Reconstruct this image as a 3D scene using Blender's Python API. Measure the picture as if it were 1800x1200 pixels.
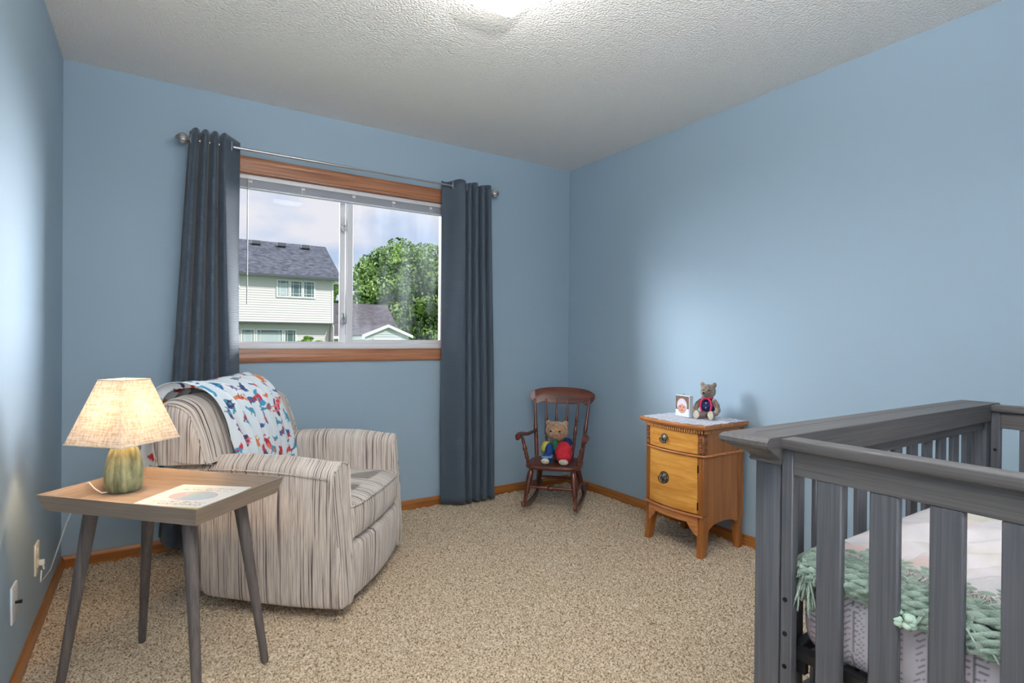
import bpy, bmesh, math, random
import numpy as np
from mathutils import Vector, Matrix, noise as mnoise
from math import sin, cos, pi, radians, sqrt, exp

random.seed(7)
S = bpy.context.scene
COL = S.collection
for o in list(bpy.data.objects):
    bpy.data.objects.remove(o)

# ------------------------------------------------------------------ camera
CX, CY, CZ, YAW, PITCH, ROLL, FPX = 0.3637, -3.4007, 1.1223, 0.5766, -0.0051, 0.0088, 971.67
fw = Vector((sin(YAW)*cos(PITCH), cos(YAW)*cos(PITCH), sin(PITCH)))
rt0 = Vector((cos(YAW), -sin(YAW), 0)); up0 = rt0.cross(fw)
rt = rt0*cos(ROLL) + up0*sin(ROLL); up = -rt0*sin(ROLL) + up0*cos(ROLL)
cam_data = bpy.data.cameras.new('camera')
cam = bpy.data.objects.new('camera', cam_data); COL.objects.link(cam)
cam_data.sensor_width = 36.0; cam_data.lens = FPX/1800*36.0
cam_data.clip_start = 0.02; cam_data.clip_end = 500
m = Matrix((rt, up, -fw)).transposed().to_4x4(); m.translation = (CX, CY, CZ)
cam.matrix_world = m
S.camera = cam

# ------------------------------------------------------------------ colour management, sky, lamps
S.view_settings.view_transform = 'Standard'
S.view_settings.look = 'None'
S.view_settings.gamma = 1.0
S.view_settings.use_curve_mapping = False
S.view_settings.exposure = 0.50
S.cycles.max_bounces = 10; S.cycles.diffuse_bounces = 6; S.cycles.transparent_max_bounces = 16
S.cycles.sample_clamp_indirect = 6.0
S.cycles.caustics_reflective = False; S.cycles.caustics_refractive = False

def srgb(r, g, b):
    f = lambda c: (c/255)/12.92 if c/255 <= 0.04045 else ((c/255+0.055)/1.055)**2.4
    return (f(r), f(g), f(b), 1)

world = bpy.data.worlds.new('sky'); S.world = world; world.use_nodes = True
wn = world.node_tree; wn.nodes.clear()
_tc = wn.nodes.new('ShaderNodeTexCoord'); _mp = wn.nodes.new('ShaderNodeMapping')
_mp.inputs['Scale'].default_value = (3.0, 3.0, 7.0)
_nz = wn.nodes.new('ShaderNodeTexNoise'); _nz.inputs['Scale'].default_value = 1.6; _nz.inputs['Detail'].default_value = 6
_cr = wn.nodes.new('ShaderNodeValToRGB')
_cr.color_ramp.elements[0].position = 0.42; _cr.color_ramp.elements[0].color = srgb(186, 206, 236)
_cr.color_ramp.elements[1].position = 0.62; _cr.color_ramp.elements[1].color = srgb(232, 232, 240)
_bg = wn.nodes.new('ShaderNodeBackground'); _bg.inputs['Strength'].default_value = 0.72
_wo = wn.nodes.new('ShaderNodeOutputWorld')
wn.links.new(_tc.outputs['Generated'], _mp.inputs['Vector']); wn.links.new(_mp.outputs['Vector'], _nz.inputs['Vector'])
wn.links.new(_nz.outputs['Fac'], _cr.inputs['Fac']); wn.links.new(_cr.outputs['Color'], _bg.inputs['Color'])
wn.links.new(_bg.outputs['Background'], _wo.inputs['Surface'])

def sun(name, direction, strength, angle, color=(1, 1, 1)):
    d = bpy.data.lights.new(name, 'SUN'); d.energy = strength; d.angle = radians(angle); d.color = color
    o = bpy.data.objects.new(name, d); COL.objects.link(o)
    o.rotation_euler = Vector(direction).to_track_quat('-Z', 'Y').to_euler()
    return o
# daylight: hazy sun over the roof on the houses opposite, broad sky light entering the window from both sides
sun('sun', (-0.35, 0.75, -0.75), 2.1, 3, (1.0, 0.97, 0.92))
sun('sky_light_from_left', (0.73, -0.68, -0.20), 3.9, 38, (0.86, 0.93, 1.0))
sun('added_window_beam', (0.79, -0.58, -0.29), 1.5, 15, (0.92, 0.96, 1.0))  # added narrower beam through the window for crisper shadows
sun('sky_light_from_right', (-0.76, -0.64, -0.12), 7.0, 34, (0.86, 0.92, 1.0))

def lamp(name, kind, loc, energy, color=(1, 1, 1), size=0.1, rot=None, size_y=None, spread=None):
    d = bpy.data.lights.new(name, kind); d.energy = energy; d.color = color
    if kind == 'AREA':
        d.size = size
        if size_y: d.shape = 'RECTANGLE'; d.size_y = size_y
        if spread: d.spread = radians(spread)
    else:
        d.shadow_soft_size = size
    o = bpy.data.objects.new(name, d); COL.objects.link(o); o.location = loc
    if rot: o.rotation_euler = rot
    return o

# added fill light shining through the unseen doorway behind the camera
lamp('rear_fill_light', 'AREA', (0.45, -4.7, 1.35), 12, (1.0, 0.97, 0.94), 0.8, (radians(90), 0, 0), 1.6)
# added unseen spot aimed upward, fill light bounced off the ceiling
fl = lamp('ceiling_bounce_fill', 'SPOT', (0.75, -3.45, 1.75), 340, (1.0, 0.98, 0.96), 0.05, (radians(180-18), 0, radians(-30)))
fl.data.spot_size = radians(150); fl.data.spot_blend = 1.0

# ------------------------------------------------------------------ materials
def nodes(name):
    mt = bpy.data.materials.new(name); mt.use_nodes = True
    nt = mt.node_tree; b = nt.nodes['Principled BSDF']
    return mt, nt, b
def N(nt, kind, **kw):
    n = nt.nodes.new(kind)
    for k, v in kw.items():
        if k in n.inputs: n.inputs[k].default_value = v
        else: setattr(n, k, v)
    return n
def L(nt, a, b): nt.links.new(a, b)
def ramp(nt, fac, stops):
    r = nt.nodes.new('ShaderNodeValToRGB'); e = r.color_ramp.elements
    while len(e) < len(stops): e.new(0.5)
    for i, (p, c) in enumerate(stops):
        e[i].position = p; e[i].color = c if len(c) == 4 else (*c, 1)
    nt.links.new(fac, r.inputs['Fac']); return r.outputs['Color']
def coords(nt, scale=(1, 1, 1), out='Object', rot=(0, 0, 0)):
    t = nt.nodes.new('ShaderNodeTexCoord'); mp = nt.nodes.new('ShaderNodeMapping')
    mp.inputs['Scale'].default_value = scale; mp.inputs['Rotation'].default_value = rot
    nt.links.new(t.outputs[out], mp.inputs['Vector']); return mp.outputs['Vector']
def bump(nt, b, height, strength=0.2, dist=0.01):
    bn = nt.nodes.new('ShaderNodeBump'); bn.inputs['Strength'].default_value = strength; bn.inputs['Distance'].default_value = dist
    nt.links.new(height, bn.inputs['Height']); nt.links.new(bn.outputs['Normal'], b.inputs['Normal'])
def plain(name, c, rough=0.6, metal=0.0, emit=None, es=0, spec=None, sheen=0):
    mt, nt, b = nodes(name); b.inputs['Base Color'].default_value = c
    b.inputs['Roughness'].default_value = rough; b.inputs['Metallic'].default_value = metal
    if emit: b.inputs['Emission Color'].default_value = emit; b.inputs['Emission Strength'].default_value = es
    if spec is not None: b.inputs['Specular IOR Level'].default_value = spec
    if sheen: b.inputs['Sheen Weight'].default_value = sheen
    return mt
def mottled(name, c1, c2, scale=20, rough=0.8, bstr=0.2, bdist=0.003, bscale=None, sheen=0, metal=0):
    mt, nt, b = nodes(name); v = coords(nt)
    n = N(nt, 'ShaderNodeTexNoise', Scale=scale, Detail=4.0); L(nt, v, n.inputs['Vector'])
    L(nt, ramp(nt, n.outputs['Fac'], [(0.35, c1), (0.65, c2)]), b.inputs['Base Color'])
    n2 = N(nt, 'ShaderNodeTexNoise', Scale=bscale or scale*4, Detail=3.0); L(nt, v, n2.inputs['Vector'])
    if bstr: bump(nt, b, n2.outputs['Fac'], bstr, bdist)
    b.inputs['Roughness'].default_value = rough; b.inputs['Metallic'].default_value = metal
    if sheen: b.inputs['Sheen Weight'].default_value = sheen
    return mt
def wood(name, cd, cl, axis='x', fine=60, rough=0.45, long=2.0, lo=0.35, hi=0.68, coat=0.0, bstr=0.12):
    mt, nt, b = nodes(name)
    sc = {'x': (long, fine, fine), 'y': (fine, long, fine), 'z': (fine, fine, long)}[axis]
    v = coords(nt, sc)
    n = N(nt, 'ShaderNodeTexNoise', Scale=1.0, Detail=5.0, Distortion=0.6); L(nt, v, n.inputs['Vector'])
    sc2 = tuple(s*3.5 if s != long else s*1.5 for s in sc)
    n2 = N(nt, 'ShaderNodeTexNoise', Scale=1.0, Detail=2.0); L(nt, coords(nt, sc2), n2.inputs['Vector'])
    mx = N(nt, 'ShaderNodeMath', operation='MULTIPLY_ADD'); mx.inputs[1].default_value = 0.35
    L(nt, n2.outputs['Fac'], mx.inputs[0])
    m2 = N(nt, 'ShaderNodeMath', operation='MULTIPLY'); m2.inputs[1].default_value = 0.65
    L(nt, n.outputs['Fac'], m2.inputs[0]); L(nt, m2.outputs[0], mx.inputs[2])
    L(nt, ramp(nt, mx.outputs[0], [(lo, cd), (hi, cl)]), b.inputs['Base Color'])
    b.inputs['Roughness'].default_value = rough; b.inputs['Coat Weight'].default_value = coat
    b.inputs['Coat Roughness'].default_value = 0.15
    bump(nt, b, mx.outputs[0], bstr, 0.001)
    return mt

M = {}
def wall_paint():
    mt, nt, b = nodes('blue_wall_paint'); v = coords(nt)
    n = N(nt, 'ShaderNodeTexNoise', Scale=90.0, Detail=3.0); L(nt, v, n.inputs['Vector'])
    b.inputs['Base Color'].default_value = srgb(160, 181, 197)
    b.inputs['Roughness'].default_value = 0.6; b.inputs['Specular IOR Level'].default_value = 0.3
    bump(nt, b, n.outputs['Fac'], 0.12, 0.002); return mt
def ceiling_paint():
    mt, nt, b = nodes('textured_ceiling'); v = coords(nt)
    n = N(nt, 'ShaderNodeTexNoise', Scale=75.0, Detail=4.0, Roughness=0.6); L(nt, v, n.inputs['Vector'])
    vo = N(nt, 'ShaderNodeTexVoronoi', Scale=110.0); L(nt, v, vo.inputs['Vector'])
    ad = N(nt, 'ShaderNodeMath', operation='SUBTRACT'); L(nt, n.outputs['Fac'], ad.inputs[0]); L(nt, vo.outputs['Distance'], ad.inputs[1])
    b.inputs['Base Color'].default_value = srgb(236, 234, 231); b.inputs['Roughness'].default_value = 0.95
    bump(nt, b, ad.outputs[0], 0.55, 0.008); return mt
def carpet_mat():
    mt, nt, b = nodes('beige_frieze_carpet'); v = coords(nt)
    n = N(nt, 'ShaderNodeTexNoise', Scale=150.0, Detail=3.0); L(nt, v, n.inputs['Vector'])
    c = ramp(nt, n.outputs['Fac'], [(0.36, srgb(120, 98, 72)), (0.46, srgb(184, 162, 133)), (0.62, srgb(226, 208, 184))])
    ge = nt.nodes.new('ShaderNodeNewGeometry')
    L(nt, c, b.inputs['Base Color'])
    b.inputs['Roughness'].default_value = 1.0; b.inputs['Specular IOR Level'].default_value = 0.1
    b.inputs['Sheen Weight'].default_value = 0.15
    bump(nt, b, n.outputs['Fac'], 0.5, 0.006); return mt
def stripes(name, along_top):
    # woven chenille stripes: run down every upright face and across the tops
    mt, nt, b = nodes(name)
    t = nt.nodes.new('ShaderNodeTexCoord')
    sn = nt.nodes.new('ShaderNodeSeparateXYZ'); L(nt, t.outputs['Normal'], sn.inputs[0])
    def streak(sc):
        mp = nt.nodes.new('ShaderNodeMapping'); mp.inputs['Scale'].default_value = sc
        L(nt, t.outputs['Object'], mp.inputs['Vector'])
        a = N(nt, 'ShaderNodeTexNoise', Scale=1.0, Detail=3.0, Roughness=0.7); L(nt, mp.outputs['Vector'], a.inputs['Vector'])
        return a.outputs['Fac']
    fx = streak((170, 1.7, 1.7)); fy = streak((1.7, 170, 1.7))
    ax = N(nt, 'ShaderNodeMath', operation='ABSOLUTE'); L(nt, sn.outputs['X'], ax.inputs[0])
    ay = N(nt, 'ShaderNodeMath', operation='ABSOLUTE'); L(nt, sn.outputs['Y'], ay.inputs[0])
    gt = N(nt, 'ShaderNodeMath', operation='GREATER_THAN')
    if along_top == 'x':   # stripes on the top vary along x
        L(nt, ax.outputs[0], gt.inputs[0]); gt.inputs[1].default_value = 0.72
    else:
        iv = N(nt, 'ShaderNodeMath', operation='SUBTRACT'); iv.inputs[0].default_value = 1.0; L(nt, ay.outputs[0], iv.inputs[1])
        L(nt, iv.outputs[0], gt.inputs[0]); gt.inputs[1].default_value = 0.28
    mx = nt.nodes.new('ShaderNodeMix'); mx.data_type = 'FLOAT'
    L(nt, gt.outputs[0], mx.inputs[0]); L(nt, fx, mx.inputs[2]); L(nt, fy, mx.inputs[3])
    c = ramp(nt, mx.outputs[0], [(0.34, srgb(72, 62, 64)), (0.405, srgb(130, 114, 108)), (0.445, srgb(206, 192, 180)), (0.54, srgb(230, 220, 210)),
                                 (0.59, srgb(142, 126, 118)), (0.63, srgb(228, 218, 208)), (0.72, srgb(126, 110, 106))])
    L(nt, c, b.inputs['Base Color']); b.inputs['Roughness'].default_value = 0.95
    b.inputs['Sheen Weight'].default_value = 0.3
    n = N(nt, 'ShaderNodeTexNoise', Scale=330.0, Detail=2.0); L(nt, t.outputs['Object'], n.inputs['Vector'])
    ad = N(nt, 'ShaderNodeMath', operation='ADD'); L(nt, n.outputs['Fac'], ad.inputs[0]); L(nt, mx.outputs[0], ad.inputs[1])
    bump(nt, b, ad.outputs[0], 0.35, 0.002); return mt
def vcol(name, rough=0.8, bstr=0.0, bscale=300, sheen=0, sub=0):
    mt, nt, b = nodes(name)
    a = nt.nodes.new('ShaderNodeVertexColor'); a.layer_name = 'Col'
    L(nt, a.outputs['Color'], b.inputs['Base Color']); b.inputs['Roughness'].default_value = rough
    if bstr:
        n = N(nt, 'ShaderNodeTexNoise', Scale=bscale, Detail=2.0); L(nt, coords(nt), n.inputs['Vector']); bump(nt, b, n.outputs['Fac'], bstr, 0.002)
    if sheen: b.inputs['Sheen Weight'].default_value = sheen
    return mt
def curtain_mat():
    mt, nt, b = nodes('slate_blue_curtain_cloth')
    t = nt.nodes.new('ShaderNodeTexCoord')
    w = N(nt, 'ShaderNodeTexWave', Scale=34.0, Distortion=1.2, Detail=1.0); w.bands_direction = 'Z'
    L(nt, t.outputs['Object'], w.inputs['Vector'])
    L(nt, ramp(nt, w.outputs['Fac'], [(0.2, srgb(54, 66, 80)), (0.8, srgb(74, 88, 103))]), b.inputs['Base Color'])
    b.inputs['Roughness'].default_value = 0.6; b.inputs['Sheen Weight'].default_value = 0.25
    bump(nt, b, w.outputs['Fac'], 0.25, 0.002); return mt
def glass_mat(name, dust=0.0):
    mt = bpy.data.materials.new(name); mt.use_nodes = True; nt = mt.node_tree; nt.nodes.clear()
    o = nt.nodes.new('ShaderNodeOutputMaterial'); tr = nt.nodes.new('ShaderNodeBsdfTransparent')
    gl = N(nt, 'ShaderNodeBsdfGlossy', Roughness=0.02); fr = N(nt, 'ShaderNodeFresnel', IOR=1.12)
    mx = nt.nodes.new('ShaderNodeMixShader'); L(nt, fr.outputs[0], mx.inputs[0]); L(nt, tr.outputs[0], mx.inputs[1]); L(nt, gl.outputs[0], mx.inputs[2])
    last = mx.outputs[0]
    if dust:
        df = N(nt, 'ShaderNodeBsdfTranslucent', Color=(0.9, 0.93, 1, 1)); m2 = nt.nodes.new('ShaderNodeMixShader')
        n = N(nt, 'ShaderNodeTexNoise', Scale=1.0, Detail=4.0); L(nt, coords(nt, (9, 9, 2.5)), n.inputs['Vector'])
        mr = N(nt, 'ShaderNodeMapRange'); mr.inputs[1].default_value = 0.42; mr.inputs[2].default_value = 0.72; mr.inputs[4].default_value = dust
        L(nt, n.outputs['Fac'], mr.inputs[0]); L(nt, mr.outputs[0], m2.inputs[0]); L(nt, last, m2.inputs[1]); L(nt, df.outputs[0], m2.inputs[2]); last = m2.outputs[0]
    L(nt, last, o.inputs['Surface']); return mt
def shade_mat():
    mt = bpy.data.materials.new('linen_lamp_shade_cloth'); mt.use_nodes = True; nt = mt.node_tree; nt.nodes.clear()
    o = nt.nodes.new('ShaderNodeOutputMaterial'); a = nt.nodes.new('ShaderNodeBsdfDiffuse'); t = nt.nodes.new('ShaderNodeBsdfTranslucent')
    n1 = N(nt, 'ShaderNodeTexNoise', Scale=1.0, Detail=3.0); L(nt, coords(nt, (160, 160, 14)), n1.inputs['Vector'])
    n2 = N(nt, 'ShaderNodeTexNoise', Scale=1.0, Detail=3.0); L(nt, coords(nt, (16, 16, 260)), n2.inputs['Vector'])
    ad = N(nt, 'ShaderNodeMath', operation='ADD'); L(nt, n1.outputs['Fac'], ad.inputs[0]); L(nt, n2.outputs['Fac'], ad.inputs[1])
    hf = N(nt, 'ShaderNodeMath', operation='MULTIPLY'); hf.inputs[1].default_value = 0.5; L(nt, ad.outputs[0], hf.inputs[0])
    c = ramp(nt, hf.outputs[0], [(0.36, srgb(196, 170, 142)), (0.58, srgb(236, 222, 204))])
    L(nt, c, a.inputs['Color']); L(nt, c, t.inputs['Color'])
    mx = nt.nodes.new('ShaderNodeMixShader'); mx.inputs[0].default_value = 0.115
    L(nt, a.outputs[0], mx.inputs[1]); L(nt, t.outputs[0], mx.inputs[2]); L(nt, mx.outputs[0], o.inputs['Surface']); return mt
def ceramic_mat():
    mt, nt, b = nodes('green_glazed_ceramic'); v = coords(nt, (14, 14, 5))
    n = N(nt, 'ShaderNodeTexNoise', Scale=3.0, Detail=4.0); L(nt, v, n.inputs['Vector'])
    L(nt, ramp(nt, n.outputs['Fac'], [(0.35, srgb(92, 98, 74)), (0.5, srgb(126, 136, 108)), (0.66, srgb(160, 166, 130))]), b.inputs['Base Color'])
    b.inputs['Roughness'].default_value = 0.28; return mt
def roof_mat(name, c1, c2, sc=(3.5, 3.5, 9)):
    mt, nt, b = nodes(name)
    n = N(nt, 'ShaderNodeTexNoise', Scale=1.0, Detail=5.0, Roughness=0.7); L(nt, coords(nt, sc), n.inputs['Vector'])
    L(nt, ramp(nt, n.outputs['Fac'], [(0.35, c1), (0.65, c2)]), b.inputs['Base Color']); b.inputs['Roughness'].default_value = 0.95
    bump(nt, b, n.outputs['Fac'], 0.4, 0.03); return mt
def siding_mat(name, c):
    mt, nt, b = nodes(name); b.inputs['Base Color'].default_value = c; b.inputs['Roughness'].default_value = 0.6
    return mt
def leaf_mat(name, c1, c2, c3):
    mt, nt, b = nodes(name)
    n = N(nt, 'ShaderNodeTexNoise', Scale=0.9, Detail=4.0); L(nt, coords(nt), n.inputs['Vector'])
    L(nt, ramp(nt, n.outputs['Fac'], [(0.35, c1), (0.5, c2), (0.68, c3)]), b.inputs['Base Color'])
    b.inputs['Roughness'].default_value = 0.6
    b.inputs['Transmission Weight'].default_value = 0.0
    return mt

M['wall'] = wall_paint(); M['ceiling'] = ceiling_paint(); M['carpet'] = carpet_mat()
M['oak_x'] = wood('honey_oak_along_x', srgb(128, 72, 26), srgb(196, 128, 62), 'x', 45, 0.4, coat=0.2)
M['oak_y'] = wood('honey_oak_along_y', srgb(128, 72, 26), srgb(196, 128, 62), 'y', 45, 0.4, coat=0.2)
M['case_x'] = wood('oak_casing_along_x', srgb(132, 78, 50), srgb(200, 138, 98), 'x', 70, 0.4, coat=0.2)
M['case_z'] = wood('oak_casing_along_z', srgb(132, 78, 50), srgb(200, 138, 98), 'z', 70, 0.4, coat=0.2)
M['vinyl'] = plain('white_vinyl', srgb(232, 230, 232), 0.35)
M['blind'] = plain('white_blind_slats', srgb(226, 228, 236), 0.4)
M['clear'] = glass_mat('clear_window_glass'); M['dusty'] = glass_mat('window_glass_behind_screen', 0.035)
M['steel'] = plain('brushed_silver_metal', srgb(205, 205, 208), 0.28, 1.0)
M['darkmetal'] = plain('dark_metal', srgb(40, 40, 44), 0.4, 0.8)
M['brass'] = mottled('antique_brass', srgb(120, 112, 100), srgb(190, 184, 170), 60, 0.4, 0.1, metal=1.0)
M['black'] = plain('black_metal', srgb(18, 18, 20), 0.5)
M['curtain'] = curtain_mat()
M['fab_arm'] = stripes('striped_chenille_arms', 'y'); M['fab_seat'] = stripes('striped_chenille_cushions', 'x')
M['table'] = wood('grey_brown_table_wood', srgb(112, 99, 89), srgb(160, 143, 128), 'y', 70, 0.5, 3.0, 0.25, 0.75)
M['table_x'] = wood('grey_brown_tray_wood', srgb(112, 99, 89), srgb(160, 143, 128), 'x', 70, 0.5, 3.0, 0.25, 0.75)
M['table_l'] = wood('grey_brown_table_leg', srgb(76, 70, 70), srgb(110, 102, 99), 'z', 70, 0.55)
M['ceramic'] = ceramic_mat(); M['shade'] = shade_mat()
M['cream'] = plain('cream_plastic', srgb(236, 228, 210), 0.4); M['white'] = plain('white_plastic', srgb(228, 230, 232), 0.4)
M['bulb'] = plain('glowing_bulb', (1, 0.8, 0.5, 1), 0.5, emit=(1, 0.72, 0.38, 1), es=12)
M['cherry'] = wood('dark_cherry_stain', srgb(60, 26, 18), srgb(126, 60, 38), 'x', 35, 0.36, coat=0.25)
M['cherry_z'] = wood('dark_cherry_turned', srgb(60, 26, 18), srgb(124, 58, 36), 'z', 40, 0.32, coat=0.35)
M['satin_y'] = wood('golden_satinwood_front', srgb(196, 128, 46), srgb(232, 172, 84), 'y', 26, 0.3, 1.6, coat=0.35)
M['maple_z'] = wood('shade_darkened_side_wood', srgb(132, 76, 32), srgb(182, 116, 54), 'z', 30, 0.38, 1.4, coat=0.25)  # brown darkened to put the shade of the sides into the colour
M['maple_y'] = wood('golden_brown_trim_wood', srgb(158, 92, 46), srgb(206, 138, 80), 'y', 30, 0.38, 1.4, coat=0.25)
M['carved'] = mottled('carved_brown_wood', srgb(96, 52, 26), srgb(168, 102, 54), 70, 0.4, 0.9, 0.004, 160)
M['crib_x'] = wood('weathered_grey_wood_x', srgb(66, 65, 68), srgb(106, 101, 99), 'x', 150, 0.5, 3.0, 0.30, 0.72)
M['crib_y'] = wood('weathered_grey_wood_y', srgb(66, 65, 68), srgb(106, 101, 99), 'y', 150, 0.5, 3.0, 0.30, 0.72)
M['crib_z'] = wood('weathered_grey_wood_z', srgb(66, 69, 76), srgb(100, 100, 105), 'z', 150, 0.5, 3.0, 0.30, 0.72)
M['lace'] = mottled('white_lace_cloth', srgb(196, 196, 206), srgb(236, 236, 244), 90, 0.9, 0.5, 0.002, 220)
M['print'] = vcol('printed_paper', 0.4); M['cloth_print'] = vcol('printed_cotton', 0.85, 0.15, 500, 0.2)
M['throw'] = vcol('white_pink_woven_throw', 0.95, 0.5, 260, 0.4)
M['knit'] = mottled('sage_green_chunky_yarn', srgb(128, 150, 134), srgb(178, 196, 180), 40, 0.95, 0.8, 0.004, 320, 0.4)
M['fringe_w'] = mottled('pale_fringe_yarn', srgb(190, 178, 178), srgb(226, 216, 214), 60, 0.95, 0.3)
M['fur_tan'] = mottled('tan_plush', srgb(150, 112, 80), srgb(198, 158, 122), 50, 0.95, 0.9, 0.004, 420, 0.5)
M['fur_grey'] = mottled('curly_mohair_plush', srgb(104, 84, 72), srgb(170, 148, 128), 60, 0.95, 1.0, 0.005, 380, 0.5)
M['felt'] = mottled('cream_felt', srgb(196, 184, 164), srgb(222, 212, 194), 60, 0.95, 0.3)
M['c_red'] = mottled('red_cloth', srgb(176, 22, 40), srgb(206, 40, 58), 30, 0.85, 0.4)
M['c_blue'] = vcol('striped_blue_cloth', 0.85, 0.2)
M['c_navy'] = mottled('navy_cloth', srgb(18, 26, 70), srgb(34, 46, 110), 30, 0.85, 0.4)
M['c_green'] = mottled('green_cloth', srgb(10, 100, 74), srgb(24, 130, 96), 30, 0.85, 0.4)
M['c_yellow'] = mottled('yellow_cloth', srgb(178, 172, 70), srgb(208, 200, 92), 30, 0.85, 0.4)
M['c_pink'] = plain('crimson_knit', srgb(196, 44, 80), 0.85)
M['eye'] = plain('black_bead', srgb(14, 12, 12), 0.15)
M['acrylic'] = plain('clear_acrylic_edge', srgb(214, 226, 232), 0.12)
M['lightglass'] = plain('frosted_ceiling_lamp_glass', (1, 1, 1, 1), 0.4, emit=(1, 0.965, 0.91, 1), es=19.0)
M['siding'] = siding_mat('white_vinyl_siding', srgb(232, 228, 226)); M['siding2'] = siding_mat('pale_grey_siding', srgb(206, 214, 216))
M['ext_white'] = plain('white_exterior_trim', srgb(244, 244, 244), 0.5)
M['roof'] = roof_mat('dark_grey_shingles', srgb(62, 66, 76), srgb(120, 124, 136))
M['roof2'] = roof_mat('grey_brown_shingles', srgb(84, 80, 86), srgb(122, 116, 122))
M['gutter'] = plain('dark_gutter', srgb(88, 94, 98), 0.5)
M['ext_glass'] = plain('dark_window_reflection', srgb(96, 122, 118), 0.06, spec=1.0)
M['ext_curtain'] = plain('pale_window_curtain', srgb(196, 212, 214), 0.7)
M['leaf'] = leaf_mat('maple_leaves', srgb(50, 78, 32), srgb(106, 142, 64), srgb(168, 196, 108))
M['leaf2'] = leaf_mat('bright_shrub_leaves', srgb(60, 104, 24), srgb(110, 156, 50), srgb(150, 186, 90))
M['bark'] = mottled('bark', srgb(52, 44, 36), srgb(92, 80, 66), 6, 0.95, 0.6, 0.03)
M['grass'] = mottled('lawn_grass', srgb(66, 98, 34), srgb(108, 140, 60), 1.2, 0.95, 0.5, 0.05)

# ------------------------------------------------------------------ helpers
def empty(name, loc=(0, 0, 0), rz=0.0, label=None, cat=None, group=None, kind=None):
    o = bpy.data.objects.new(name, None); COL.objects.link(o); o.empty_display_size = 0.05
    o.location = loc; o.rotation_euler = (0, 0, rz); tag(o, label, cat, group, kind); return o
def tag(o, label=None, cat=None, group=None, kind=None):
    if label: o['label'] = label
    if cat: o['category'] = cat
    if group: o['group'] = group
    if kind: o['kind'] = kind
    return o
def link(name, me, mat, parent=None, smooth=True, mods=None):
    o = bpy.data.objects.new(name, me); COL.objects.link(o)
    if mat is not None:
        for mm in (mat if isinstance(mat, (list, tuple)) else [mat]): me.materials.append(mm)
    if parent: o.parent = parent
    if smooth and len(me.polygons): me.polygons.foreach_set('use_smooth', [True]*len(me.polygons))
    return o
def sharp(me, ang=38):
    me.set_sharp_from_angle(angle=radians(ang))

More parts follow.
